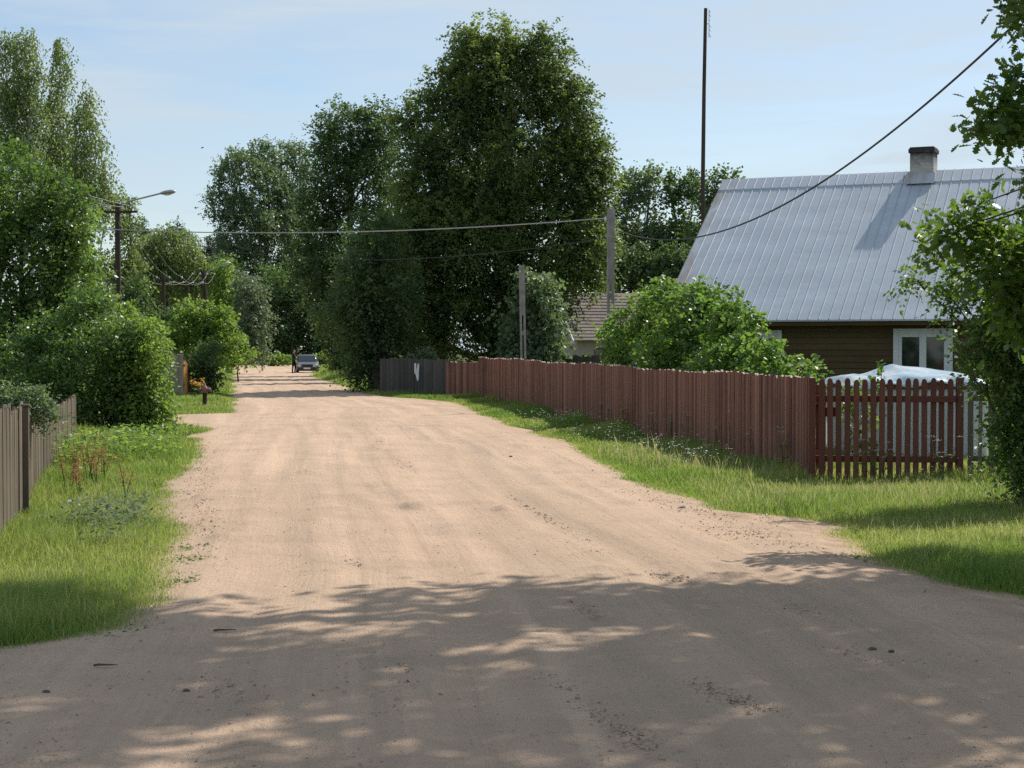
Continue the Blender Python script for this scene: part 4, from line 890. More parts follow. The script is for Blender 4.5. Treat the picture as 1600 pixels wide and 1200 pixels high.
for sgn in (1, -1):
    for i in range(nrow):
        va, vb = run2 * i / nrow, run2 * (i + 1) / nrow + 0.03; za = zr2 - (zr2 - ze2) * i / nrow; zb = zr2 - (zr2 - ze2) * (i + 1) / nrow - 0.02; u = 0
        while u < LEN2:
            w_ = min(LEN2 - u, float(rg2.uniform(0.25, 0.6)))
            mb.prism([V2(u, sgn * va, za + 0.01), V2(u, sgn * vb, zb + 0.05), V2(u, sgn * vb, zb + 0.015), V2(u, sgn * va, za - 0.03)], (w_ - 0.006, 0, 0), float(np.clip(rg2.normal(0.5, 0.25), 0, 1))); u += w_
mb.build('roof', M_SHINGLE, cot)
mb = MB()
for sgn in (1, -1): mb.prism([V2(-0.05, 0, zr2 + 0.02), V2(-0.05, sgn * (run2 + 0.05), ze2), V2(-0.05, sgn * (run2 + 0.05), ze2 - 0.16), V2(-0.05, 0, zr2 - 0.16)], (0.045, 0, 0), 0.9)
mb.build('verge_board', M_WHITE, cot)
mb = MB(); wv2 = run2 - 0.3
mb.prism([V2(0.25, wv2, -0.1), V2(0.25, wv2, ze2 + 0.08), V2(0.25, 0, zr2 - 0.1), V2(0.25, -wv2, ze2 + 0.08), V2(0.25, -wv2, -0.1)], (LEN2 - 0.5, 0, 0)); mb.build('wall', M_PLASTER, cot)
mb = MB(); u0 = 1.05
local_box(mb, u0, u0 + 0.06, -(wv2 + 0.03), -(wv2 + 0.002), 0.85, 1.75); local_box(mb, u0 + 0.84, u0 + 0.9, -(wv2 + 0.03), -(wv2 + 0.002), 0.85, 1.75); local_box(mb, u0 + 0.06, u0 + 0.84, -(wv2 + 0.03), -(wv2 + 0.002), 1.69, 1.75); local_box(mb, u0 + 0.42, u0 + 0.48, -(wv2 + 0.028), -(wv2 + 0.002), 0.9, 1.69)
wn = mb.build('window', M_LOG, cot); g = MB(); local_box(g, u0 + 0.06, u0 + 0.84, -(wv2 + 0.012), -(wv2 + 0.003), 0.85, 1.69); g.build('pane', M_GLASS, wn)

# --- board shed under the linden
S0 = at(628, 560, 69)[:2]; shed = empty('board_shed', (S0[0], S0[1], gz(69)), 'grey board shed half hidden in the shade under the big linden', 'shed')
rgs = np.random.default_rng(84); mb = MB(); u = 0.0
while u < 1.75: 
    local_box(mb, u, u + 0.12, -0.012, 0.012, 0, 2.35 + 0.05 * u + rgs.normal() * 0.01, float(rgs.uniform(0, 1))); u += 0.128
local_box(mb, 0.0, 0.03, 0.015, 3.0, 0, 2.35); local_box(mb, 1.72, 1.75, 0.015, 3.0, 0, 2.4); mb.build('wall', MW_GREY, shed)
mb = MB(); mb.prism([(-0.2, -0.3, 2.42), (1.95, -0.3, 2.52), (1.95, 3.2, 2.82), (-0.2, 3.2, 2.72)], (0, 0, 0.05)); mb.build('roof', M_SHINGLE, shed)

# --- low white panelled shelter with a tarpaulin behind the gate
m, nt, out = nodes_of('pale_panel'); co = objco(nt)
c = mixc(nt, tint(nt), (0.72, 0.77, 0.78), (0.84, 0.87, 0.87)); c = mixc(nt, mathn(nt, 'MULTIPLY', ramp(nt, noise(nt, mapping(nt, co, (3, 3, 1)), 2, 5, 0.7), 0.5, 0.8), 0.4), c, (0.6, 0.62, 0.6))
p_ = principled(nt, out, c, 0.5, 0.4); tr = nt.nodes.new('ShaderNodeBsdfTranslucent'); L(nt, c, tr.inputs[0]); mx = nt.nodes.new('ShaderNodeMixShader'); mx.inputs[0].default_value = 0.62
L(nt, p_.outputs[0], mx.inputs[1]); L(nt, tr.outputs[0], mx.inputs[2]); L(nt, mx.outputs[0], out.inputs[0]); M_PANEL = m
m, nt, out = nodes_of('pale_blue_tarpaulin'); co = objco(nt)
c = mixc(nt, ramp(nt, noise(nt, co, 2.2, 5, 0.6, 0.5), 0.42, 0.62), (0.82, 0.87, 0.90), (0.50, 0.68, 0.80))
p_ = principled(nt, out, c, 0.3, 0.5, 0, noise(nt, co, 6, 5), 0.4, 0.03); tr = nt.nodes.new('ShaderNodeBsdfTranslucent'); L(nt, c, tr.inputs[0]); mx = nt.nodes.new('ShaderNodeMixShader'); mx.inputs[0].default_value = 0.4
L(nt, p_.outputs[0], mx.inputs[1]); L(nt, tr.outputs[0], mx.inputs[2]); L(nt, mx.outputs[0], out.inputs[0]); M_TARP = m
ZS = 25.2; s0, s1 = at(1332, 600, ZS), at(1545, 600, ZS); W_ = s1[0] - s0[0]
sh_ = empty('panel_shelter', (s0[0], ZS, 0), 'low shelter of pale upright panels behind the picket gate', 'shelter')
rgs = np.random.default_rng(85); mb = MB(); u = 0.0; wp = W_ / 15
while u < W_ - 0.01: local_box(mb, u + 0.004, u + wp - 0.012, -0.012, 0.012, 0.02, 1.03, float(rgs.uniform(0.2, 1))); u += wp
mb.build('front_panel', M_PANEL, sh_)
mb = MB(); local_box(mb, 0, 0.02, 0.03, 2.4, 0.02, 1.03); mb.build('side_panel', M_PANEL, sh_); mb = MB(); local_box(mb, W_ - 0.02, W_, 0.03, 2.4, 0.02, 1.03); mb.build('side_panel', M_PANEL, sh_)
mb = MB(); local_box(mb, -0.03, W_ + 0.03, -0.045, -0.015, 1.035, 1.10); local_box(mb, -0.03, 0.0, -0.012, 2.45, 1.035, 1.10); local_box(mb, W_, W_ + 0.03, -0.012, 2.45, 1.035, 1.10); local_box(mb, 0, W_, 2.42, 2.45, 1.035, 1.10); mb.build('top_rail', MW_GATE, sh_)
NU, NV = 90, 64; vs = []; tn_ = SN(86)
for j in range(NV):
    for i in range(NU):
        a, b = i / (NU - 1), j / (NV - 1); uu_ = -0.10 + a * (W_ + 0.2); vv = -0.10 + b * 2.62
        tent = np.interp(a, [0, 0.05, 0.16, 0.24, 0.42, 0.60, 0.80, 0.95, 1.0], [0.0, 0.09, 0.10, 0.075, 0.25, 0.21, 0.15, 0.08, 0.0])
        ridge = float(tent) * (0.35 + 0.65 * min(1.0, 1.9 * min(b, 1 - b) + 0.1))
        q = np.array([uu_ * 2.2, vv * 2.2, 0]); cr = 1 - abs(float(tn_(q))) * 2; cr2 = 1 - abs(float(tn_(q * 2.3 + 5))) * 2
        zz = 1.13 + ridge + 0.028 * max(cr, -0.6) + 0.014 * max(cr2, -0.6)
        e = min(a, 1 - a, b * 1.2, (1 - b)) ; 
        if e < 0.07: zz -= (0.07 - e) / 0.07 * (0.10 + 0.05 * math.sin(uu_ * 9) + 0.0)
        vs.append((uu_, vv, max(zz, 1.02)))
mb = MB(); mb.add(vs, [(j * NU + i, j * NU + i + 1, (j + 1) * NU + i + 1, (j + 1) * NU + i) for j in range(NV - 1) for i in range(NU - 1)], smooth=True)
tp_ = mb.build('tarpaulin', M_TARP, None, loc=(s0[0], ZS, 0)); tp_.modifiers.new('thickness', 'SOLIDIFY').thickness = 0.006
tag(tp_, 'crumpled pale blue and white tarpaulin draped over the low shelter', 'tarpaulin')
rgv = np.random.default_rng(87); vb = empty('climbing_vine', (at(1345, 700, 24.6)[0], 24.6, 0), 'thin leafy vine climbing in front of the pale shelter panels', 'vine'); mb = MB(); VP = []
for k in range(5):
    x0 = (k - 2) * 0.13 + rgv.normal() * 0.03; P = [np.array([x0 + 0.06 * math.sin(t * 4 + k), 0.03 * math.cos(t * 5 + k), t * (0.95 + 0.12 * k)]) for t in np.linspace(0, 1, 9)]; mb.tube(P, [0.006] * 9, 5)
    for p in P[1:]:
        for _ in range(9): VP.append(p + rgv.normal(size=3) * np.array([0.05, 0.04, 0.05]))
mb.build('stem', MB_BARK, vb); VP = np.array(VP); n = len(VP)
link_mesh('foliage', leaves_mesh('foliage', rgv, VP, rgv.normal(size=(n, 3)) + np.array([0, 0, -0.5]), rgv.normal(size=(n, 3)) + np.array([0, -1, 0.6]), rgv.uniform(0.05, 0.1, n), 0.75, OVATE, rgv.random(n)), ML_LILAC, vb)

# ================================================================== POLES, LAMPS, WIRES
def insulator(mb, p, s=1.0): mb.lathe(p, [(0.012 * s, 0), (0.012 * s, 0.06 * s), (0.05 * s, 0.07 * s), (0.055 * s, 0.11 * s), (0.035 * s, 0.13 * s), (0.045 * s, 0.17 * s), (0.02 * s, 0.20 * s)], 10)
def wooden_pole(name, label, base, h, r, group, lamp=None, arm=1.15, nins=4, cat='pole', az=0.0, stub=True):
    root = empty(name, base, label, cat, group, rz=az)
    mb = MB(); mb.tube([(0, 0, -0.2), (0, 0, h * 0.5), (0, 0, h)], [r * 1.25, r * 1.05, r * 0.85], 12); mb.build('pole', MW_POLE, root)
    ca = MB(); ca.box((0, -r - 0.04, h - 0.38), (2 * arm, 0.08, 0.10)); cx = ca.build('crossarm', MW_POLE, root)
    ins = []
    for i in range(nins):
        x = -arm + 0.08 + (2 * arm - 0.16) * i / max(1, nins - 1)
        if abs(x) < 0.05: x += 0.12
        im = MB(); insulator(im, (x, -r - 0.04, h - 0.33)); im.build('insulator', M_PORC, cx); ins.append((x, -r - 0.04, h - 0.17))
    if lamp:
        L_, rise = lamp; am = MB(); am.tube([(r * 0.6, 0, h - 0.55), (r + 0.1, 0, h - 0.1), (r + 0.35, 0, h + 0.08), (L_, 0, h + rise)], 0.036, 8); la = am.build('lamp_arm', M_STEEL, root)
        hm = MB(); dv = np.array([L_ - 0.35, 0, rise - 0.08]); dv /= np.linalg.norm(dv); pr = [(0.04, -0.05), (0.07, 0.0), (0.12, 0.10), (0.155, 0.28), (0.165, 0.45), (0.13, 0.60), (0.06, 0.68), (0.01, 0.70)]
        hm.lathe((L_, 0, h + rise), pr, 14, axis=dv); hm.v = [(x, y, (z - (h + rise)) * 0.62 + (h + rise) + 0.0 * x) if True else 0 for x, y, z in hm.v]; hd = hm.build('lamp_head', M_STEEL, root)
        gm = MB(); gm.lathe(np.array([L_, 0, h + rise - 0.045]) + dv * 0.14, [(0.03, 0), (0.10, 0.06), (0.125, 0.25), (0.09, 0.42), (0.01, 0.47)], 12, axis=dv); gm.build('lamp_glass', M_WHITE, hd)
    return root, [tuple(np.asarray(base, float) + np.array([x * math.cos(az) - y * math.sin(az), x * math.sin(az) + y * math.cos(az), z])) for x, y, z in ins]

def pole_base(px, D): return np.array([at(px, 600, D)[0], D, gz(D)])
b1 = pole_base(185, 73); h1 = float(at(185, 318, 73)[2] - b1[2])
P1, I1 = wooden_pole('street_lamp', 'tall dark wooden lamp post with a lamp arm and crossarm above the bright young tree', b1, h1, 0.13, 'wooden poles along the road', (1.95, 0.42), 0.95, 4, 'street lamp', -0.12)
b2 = pole_base(256, 105); h2 = float(at(256, 432, 105)[2] - b2[2]) + 0.15
P2, I2 = wooden_pole('utility_pole', 'wooden wire pole with white insulators, before the olive birch', b2, h2, 0.12, 'wooden poles along the road', None, 1.25, 4, 'pole', 0.1)
b3 = pole_base(294, 124); h3 = float(at(294, 441, 124)[2] - b3[2]) + 0.2
P3, I3 = wooden_pole('utility_pole', 'slim dark wire pole between the insulated pole and the far lamp', b3, h3, 0.11, 'wooden poles along the road', None, 1.2, 4, 'pole', 0.5)
b4 = pole_base(319, 142); h4 = float(at(319, 424, 142)[2] - b4[2])
P4, I4 = wooden_pole('street_lamp', 'far wooden lamp post with its lamp arm against the green trees', b4, h4, 0.14, 'wooden poles along the road', (1.6, 0.6), 1.0, 4, 'street lamp', 0.2)
mb = MB(); q4 = at(329, 490, 141) - b4; mb.tube([(0.05, -0.05, h4 - 0.5), (q4[0], q4[1], -0.1)], 0.09, 8); mb.build('stay_pole', MW_POLE, P4)
mb = MB(); mb.tube([(0.06, -0.1, h1 - 0.8), (0.22, -0.14, h1 - 1.4), (0.10, -0.14, h1 - 1.7)], 0.03, 6); mb.box((0.16, -0.16, h1 - 1.15), (0.12, 0.1, 0.3)); mb.build('junction_box', M_IRON, P1)

def concrete_pole(name, label, px, D, pytop, wpx, group, lean=0.0):
    base = pole_base(px, D); h = float(at(px, pytop, D)[2] - base[2]); w_ = wpx / F * D
    root = empty(name, base, label, 'pole', group, rz=0.12)
    mb = MB(); t = w_ * 0.34; k = 0.52
    for s in (-1, 1): mb.frame_box((s * (w_ / 2 - t / 2), 0, -0.2), (t / 2, 0, 0), (0, t * 0.75, 0), (lean - s * w_ * 0.02, 0, h + 0.2), 0.5)
    z = 0.3
    while z < h * 0.62: mb.box((lean * z / h, 0, z), (w_ - 2 * t + 0.02, t * 1.2, 0.16)); z += 0.95
    mb.frame_box((lean * 0.62, 0, h * 0.62), (w_ / 2 - t + 0.004, 0, 0), (0, t * 0.7, 0), (lean * 0.36, 0, h * 0.375), 0.4)
    mb.build('shaft', M_CONC, root, bevel=0.008)
    im = MB(); im.tube([(w_ / 2 + lean * .9, 0, h * 0.86), (w_ / 2 + 0.10 + lean * .9, -0.02, h * 0.86), (w_ / 2 + 0.12 + lean * .9, -0.02, h * 0.88)], 0.008, 5); insulator(im, (w_ / 2 + 0.12 + lean * .9, -0.02, h * 0.87), 0.8); im.build('insulator', M_PORC, root)
    im = MB(); insulator(im, (-w_ / 2 - 0.05, -0.02, h * 0.93), 0.8); im.build('insulator', M_PORC, root)
    return base, h, w_
cb1, ch1, cw1 = concrete_pole('concrete_pole', 'tall slotted concrete pole between the big linden and the metal roofed house', 954, 48, 326, 11.5, 'slotted concrete poles')
cb2, ch2, cw2 = concrete_pole('concrete_pole', 'thin slotted concrete pole in front of the leafy small tree', 819, 57.5, 414, 9.0, 'slotted concrete poles', -0.09)
mp = pole_base(1099, 48.5); mtop = float(at(1101, 13, 48.5)[2]); root = empty('aerial_mast', mp, 'very tall thin wooden mast with a small aerial, behind the metal roof', 'mast')
mb = MB(); hh = mtop - mp[2]; mb.tube([(0, 0, 0), (0.02, 0, hh * .3), (-0.03, 0, hh * .55), (0.0, 0, hh * 0.8), (0.04, 0, hh)], [0.085, 0.075, 0.062, 0.055, 0.05], 9); mb.build('mast', MW_POLE, root)
mb = MB(); mb.tube([(0.14, 0, hh - 0.85), (0.14, 0, hh - 0.05)], 0.009, 5); mb.tube([(0.03, 0, hh - 0.45), (0.14, 0, hh - 0.45)], 0.010, 5)
for z, q in ((0.08, .07), (0.2, .08), (0.33, .05), (0.5, .09), (0.62, .08), (0.78, .1)): mb.tube([(0.14 - q * 0.5, -q * 3, hh - z), (0.14 + q * 0.9, q * 3, hh - z)], 0.008, 5)
mb.build('aerial', M_STEEL, root)

M_WIRE = plain_mat('bare_wire', (0.45, 0.45, 0.44), (0.36, 0.36, 0.36), 0.4, 0.5, 0.5)
M_CABLE = plain_mat('black_cable', (0.03, 0.03, 0.03), (0.045, 0.045, 0.045), 0.6, 0.4)
def wire(name, label, A, B, sag, r, m_, group=None, n=28):
    A = np.asarray(A, float); B = np.asarray(B, float); mb = MB()
    P = [A * (1 - t) + B * t - np.array([0, 0, 4 * sag * t * (1 - t)]) - A for t in np.linspace(0, 1, n)]
    mb.tube(P, r, 6); o = mb.build(name, m_, None, loc=A); return tag(o, label, 'wire', group)
ti = cb1 + np.array([-cw1 / 2 - 0.05, -0.02, ch1 * 0.93 + 0.12])
wire('overhead_wire', 'pale wire crossing the road in front of the dark trees to the tall concrete pole', at(60, 352, 55), ti, 0.33, 0.018, M_WIRE)
wire('overhead_cable', 'thick dark cable sagging from the tall concrete pole up over the metal roof', cb1 + np.array([cw1 / 2 + 0.12, -0.02, ch1 * 0.87 + 0.1]), at(1720, -95, 20), 1.45, 0.017, M_CABLE, n=48)
wire('service_cable', 'thin dark cable drooping from the nearest lamp post across the road', b1 + np.array([0.15, 0, h1 - 1.05]), ti + np.array([0.1, 0, -0.55]), 1.0, 0.013, M_CABLE)
vpole = [at(px, py, 40) for px, py in ((-150, 196), (-120, 214), (-95, 230), (-180, 182))]
for i, (a, b) in enumerate(zip(vpole, I1)): wire('power_line', 'thin pale line slanting down to the nearest lamp post past the birches', a, b, 0.25, 0.011, M_WIRE, 'power lines to the nearest lamp post')
for a, b in zip(I1, I2): wire('power_line', 'thin pale line dropping from the nearest lamp post to the insulated pole', a, b, 0.6,0.009, M_WIRE, 'power lines beyond the nearest lamp post')
for a, b in zip(I2, I3): wire('power_line', 'thin pale line hanging between the two dark wire poles', a, b, 0.35,0.009, M_WIRE, 'power lines between the wire poles')
for a, b in zip(I3, I4): wire('power_line', 'thin pale line hanging between the slim wire pole and the far lamp', a, b, 0.4,0.009, M_WIRE, 'power lines to the far lamp')
e5 = [np.array(p) + np.array([-10, 60, 1.0]) for p in I4]
for a, b in zip(I4, e5): wire('power_line', 'thin pale line leaving the far lamp towards the dark trees', a, b, 0.8,0.009, M_WIRE, 'power lines leaving the far lamp')

# ================================================================== SMALL THINGS ALONG THE ROAD
M_RUST = plain_mat('dark_rusty_iron', (0.075, 0.040, 0.030), (0.04, 0.025, 0.020), 0.8, 0.3, 0, 14, 0.4)
M_FADERED = plain_mat('faded_red_paint', (0.34, 0.18, 0.15), (0.20, 0.07, 0.055), 0.7, 0.3, 0, 16, 0.3)
hp = gnd(320, 637); hy = empty('hydrant', hp, 'rusty brown standpipe hydrant with faded red side caps on the grass', 'hydrant')
mb = MB(); mb.lathe((0, 0, -0.05), [(0.085, 0), (0.085, 0.10), (0.066, 0.11), (0.064, 0.42), (0.075, 0.43), (0.08, 0.46), (0.07, 0.48)], 14); mb.build('standpipe', M_RUST, hy)
mb = MB(); mb.lathe((0, 0, 0.42), [(0.08, 0), (0.095, 0.05), (0.09, 0.13), (0.06, 0.18), (0.028, 0.20), (0.03, 0.25), (0.01, 0.255)], 14); mb.build('bonnet', M_FADERED, hy)
for s_ in (-1, 1):
    mb = MB(); mb.lathe((0.07 * s_, 0, 0.50), [(0.045, 0), (0.045, 0.035), (0.058, 0.04), (0.06, 0.085), (0.03, 0.095), (0.012, 0.12)], 12, axis=(s_, -0.25, 0.05)); mb.build('side_cap', M_FADERED, hy)
sp = gnd(302, 626); st_ = MB(); st_.tube([(0, 0, -0.05), (0.0, 0, 0.15), (0.01, 0, 0.24)], [0.085, 0.075, 0.08], 11); st_.add([(0.03 * math.cos(a) * (1 + 0.2 * (k % 2)), 0.03 * math.sin(a), 0.245) for k, a in enumerate(np.linspace(0, 5.6, 9))], [tuple(range(9))], 0.9)
tag(st_.build('wooden_stump', MW_POLE, None, loc=sp), 'short dark wooden stump between the orange boards and the hydrant', 'stump')

M_PETAL = plain_mat('orange_petal', (0.82, 0.42, 0.05), (0.75, 0.30, 0.03), 0.6, 0.3)
M_WHITEPETAL = plain_mat('white_petal', (0.75, 0.75, 0.68), (0.6, 0.62, 0.5), 0.7, 0.2)
M_SORREL = leaf_mat('sorrel_seed', (0.34, 0.17, 0.07), (0.50, 0.32, 0.15), (0.45, 0.22, 0.08), (0.6, 0.4, 0.18), 0.45, 0.6, 0.2)
def flower_plant(name, label, p, h, n, headm, head, seed, group=None, spread=0.12, leafm=None, hs=0.03, leafn=30, lsize=0.06):
    rg = np.random.default_rng(seed); root = empty(name, p, label, 'plant', group); mb = MB(); LP = []; HP = []
    for k in range(n):
        q = rg.normal(size=2) * spread; hh = h * rg.uniform(0.65, 1.1); P = [np.array([q[0] * t, q[1] * t, hh * t]) + np.array([0.01 * math.sin(5 * t + k), 0.01 * math.cos(4 * t + k), 0]) for t in np.linspace(0, 1, 5)]
        mb.tube(P, [0.005, 0.0045, 0.004, 0.003, 0.0025], 4); HP.append(P[-1])
        for _ in range(max(2, leafn // n)): i = rg.integers(0, 4); LP.append(P[i] * .5 + P[i + 1] * .5)
    mb.build('stem', ML_WEED, root)
    LP = np.array(LP); m_ = len(LP)
    link_mesh('foliage', leaves_mesh('foliage', rg, LP, rg.normal(size=(m_, 3)) * np.array([1, 1, 0.3]) + np.array([0, 0, 0.1]), np.array([0, 0, 1.0]) + rg.normal(size=(m_, 3)) * 0.5, rg.uniform(0.6, 1.3, m_) * lsize, 0.35, RHOMB, rg.random(m_)), leafm or ML_WEED, root)
    HP = np.array(HP)
    if head == 'umbel':
        c = np.repeat(HP, 26, 0) + rg.normal(size=(len(HP) * 26, 3)) * np.array([hs, hs, hs * 0.15]); me = leaves_mesh('flower_head', rg, c, rg.normal(size=c.shape) * np.array([1, 1, .1]), np.array([0, 0, 1.0]) + rg.normal(size=c.shape) * 0.3, np.full(len(c), hs * 0.4), 0.9, RHOMB, rg.random(len(c)))
    elif head == 'spike':
        for q in HP:
            t = rg.random(90); c = q - q * (t * 0.42)[:, None] + rg.normal(size=(90, 3)) * np.array([0.022, 0.022, 0.01]) * (0.5 + t)[:, None]
            link_mesh('seed_spike', leaves_mesh('seed_spike', rg, c, rg.normal(size=c.shape) + np.array([0, 0, 0.6]), rg.normal(size=c.shape), np.full(90, 0.014), 0.8, RHOMB, rg.random(90)), headm, root)
        return root
    else:
        c = np.repeat(HP, 14, 0) + rg.normal(size=(len(HP) * 14, 3)) * hs * 0.3; A = rg.normal(size=c.shape) * np.array([1, 1, 0.4]); me = leaves_mesh('flower_head', rg, c, A, np.array([0, -0.6, 0.8]) + rg.normal(size=c.shape) * 0.3, np.full(len(c), hs), 0.5, RHOMB, rg.random(len(c)))
    link_mesh('flower_head', me, headm, root)
    return root
ML_WEED = leaf_mat('weed_leaf', (0.07, 0.13, 0.035), (0.13, 0.19, 0.06), (0.14, 0.27, 0.04), (0.26, 0.38, 0.08), 0.4, 0.45, 0.35)
flower_plant('lily_plant', 'orange flowering garden lilies beside the rusty hydrant', gnd(309, 623), 0.62, 9, M_PETAL, 'bloom', 501, hs=0.10, lsize=0.2, leafn=60, spread=0.16)
flower_plant('garden_plant', 'broad leaved pale green plant against the orange boards', gnd(305, 616), 0.85, 9, ML_BRIGHT, 'bloom', 502, hs=0.16, lsize=0.28, leafn=90, spread=0.2)
for k, (px, py, h, n) in enumerate([(118, 772, 0.62, 5), (136, 764, 0.66, 6), (150, 770, 0.55, 5), (162, 758, 0.5, 4), (128, 786, 0.45, 4), (196, 790, 0.5, 3), (106, 778, 0.5, 4)]):
    flower_plant('sorrel_plant', 'reddish brown seeding sorrel in the tall grass before the dark shrub', gnd(px, py), h, n, M_SORREL, 'spike', 510 + k, 'sorrel plants in the grass', spread=0.07)
for k, (px, D, h) in enumerate([(955, 34.5, .75), (962, 33.5, .62), (1036, 29.6, .55), (1062, 28.4, .6), (1092, 27.2, .66), (1137, 25.5, .6), (1160, 24.6, .7), (1198, 23.5, .55), (1242, 21.9, .6), (1386, 20.6, .42), (1488, 19.9, .62), (1395, 20.4, .5)]):
    flower_plant('yarrow_plant', 'tall white topped yarrow in the grass against the red fence and gate', (at(px, 700, D)[0] - 0.15, D, 0), h, 4, M_WHITEPETAL, 'umbel', 530 + k, 'yarrow plants along the red fence', spread=0.09)
flower_plant('dock_plant', 'dried orange brown dock standing against the red slat fence', (at(992, 700, 32)[0] - 0.2, 32, 0), 0.55, 6, M_SORREL, 'spike', 550, spread=0.06, leafm=M_SORREL, lsize=0.12)
# low white flowers and broad leaved weeds scattered through the verge
rg = np.random.default_rng(560); n = 900; Y = rg.uniform(19.5, 38, n); X = np.array([fr(y) for y in Y]) - np.abs(rg.normal(0.9, 0.55, n)); okk = (X > np.array([xr(y) + 0.7 for y in Y])) & (SG1(np.stack([X, Y, 0 * X], -1), 1.6) > -0.1); X, Y = X[okk], Y[okk]; n = len(X)
c = np.stack([X, Y, rg.uniform(0.12, 0.34, n)], -1); c = np.repeat(c, 5, 0) + rg.normal(size=(n * 5, 3)) * np.array([.012, .012, .004])
tag(link_mesh('wildflowers', leaves_mesh('wildflowers', rg, c, rg.normal(size=c.shape) * np.array([1, 1, .1]), np.array([0, 0, 1.]) + rg.normal(size=c.shape) * .4, rg.uniform(.012, .024, len(c)), 0.9, RHOMB, rg.random(len(c))), M_WHITEPETAL), 'countless small white flowers in the grass below the red fence', 'wildflowers', kind='stuff')
def weed_patch(name, label, spots, seed, ls, h, mat, cat='weeds'):
    rg = np.random.default_rng(seed); P = []
    for px, py, r, k in spots:
        g = gnd(px, py); q = rg.normal(size=(k, 3)) * np.array([r, r * 1.3, 0]); q[:, 2] = h * rg.random(k) ** 0.8; P.append(g + q)
    P = np.concatenate(P); n = len(P)
    o = link_mesh(name, leaves_mesh(name, rg, P, rg.normal(size=(n, 3)) * np.array([1, 1, .35]), np.array([0, 0, 1.]) + rg.normal(size=(n, 3)) * .45, ls * rg.uniform(.6, 1.3, n), 0.42, OVATE, rg.random(n)), mat); return tag(o, label, cat, kind='stuff')
weed_patch('nettle_weeds', 'pale broad leaved weeds in the grass left of the road', [(165, 832, .22, 420), (200, 820, .16, 240), (140, 826, .12, 160), (176, 858, .10, 120)], 571, 0.055, 0.30, ML_WILLOW)
weed_patch('undergrowth_weeds', 'fresh green weeds under the dark shrub at the end of the plank fence', [(150, 735, .3, 700), (190, 728, .35, 800), (230, 722, .25, 500), (110, 745, .25, 500)], 572, 0.075, 0.55, ML_BRIGHT)
weed_patch('edge_weeds', 'small flat weeds creeping over the sandy road edge', [(1180, 812, .12, 130), (1160, 806, .10, 90), (300, 880, .10, 140), (306, 862, .08, 100), (292, 915, .08, 110), (262, 990, .10, 110), (215, 1000, .10, 130), (1440, 955, .12, 100), (1395, 935, .1, 90), (850, 690, .15, 60), (1330, 880, .14, 160)], 573, 0.035, 0.05, ML_WEED)

# stones, clods and twigs on the road
M_STONE = plain_mat('grey_brown_stone', (0.16, 0.135, 0.115), (0.09, 0.075, 0.065), 0.9, 0.2, 0, 25, 0.5)
def stone(px, py, r, seed, label):
    rg = np.random.default_rng(seed); g = gnd(px, py); sn = SN(seed); vs = []; nu, nv = 9, 6; ax = np.array([1.0, 0.75, 0.5]) * r
    for j in range(nv + 1):
        for i in range(nu):
            a = 2 * math.pi * i / nu; b = math.pi * j / nv; d = np.array([math.sin(b) * math.cos(a), math.sin(b) * math.sin(a), math.cos(b)]); vs.append(d * ax * (1 + 0.25 * float(sn(d, 1.6))))
    mb = MB(); mb.add(vs, [(j * nu + i, (j + 1) * nu + i, (j + 1) * nu + (i + 1) % nu, j * nu + (i + 1) % nu) for j in range(nv) for i in range(nu)], smooth=True)
    z = road_z(g[0], g[1]); return tag(mb.build('stone', M_STONE, None, loc=(g[0], g[1], z + r * 0.15)), label, 'stone', 'stones lying on the sandy road')
for px, py, r, lab in [(1066, 802, 0.045, 'dark stone lying on the sand below the grass edge'), (1392, 1041, 0.018, 'small dark stone in the shaded road, right of a pair'), (1362, 1036, 0.02, 'small dark stone in the shaded road, left of a pair'), (798, 719, 0.028, 'lone dark clod high on the sunlit road'),
                       (290, 1097, 0.018, 'dark clod in the shade near the crossing'), (72, 1106, 0.018, 'dark clod at the shaded crossing below the grass')]:
    stone(px, py, r, int(px), lab)
def twig(px, py, ln, ang, lab, seed):
    g = gnd(px, py); rg = np.random.default_rng(seed); z = road_z(g[0], g[1]) + 0.012; d = np.array([math.cos(ang), math.sin(ang), 0]); P = [d * ln * (t - 0.5) + np.array([0, 0.008 * math.sin(9 * t), 0.004 * math.sin(3.1 * t)]) for t in np.linspace(0, 1, 6)]
    mb = MB(); mb.tube(P, [0.006, 0.006, 0.005, 0.004, 0.003, 0.002], 6); e = P[2] + np.array([d[1], -d[0], 0.1]) * ln * 0.2 + d * 0.05; mb.tube([P[2], e], [0.003, 0.002], 5); tag(mb.build('twig', MB_BARK, None, loc=(g[0], g[1], z)), lab, 'twig', 'twigs fallen on the road')
twig(352, 1001, 0.13, 0.1, 'dark twig on the shaded sand nearest the grass', 1); twig(165, 1061, 0.12, 0.0, 'short twig in the sun patch below the grass', 2)

# ------------------------------------------------------------------ low barrier at the road end
p = at(412, 572, 176); bar = empty('plank_barrier', (p[0], 176, gz(176)), 'low grey plank barrier across the far end of the road', 'barrier')
mb = MB(); mb.box((0, 0, 0.30), (5.2, 0.06, 0.22)); mb.build('plank', MW_GREY, bar); mb = MB(); mb.box((0, 0, 0.62), (5.2, 0.06, 0.2)); mb.build('plank', MW_GREY, bar)
for x in (-2.5, -0.9, 0.9, 2.5): mb = MB(); mb.box((x, 0.1, 0.33), (0.14, 0.14, 0.8)); mb.build('post', MW_GREY, bar)

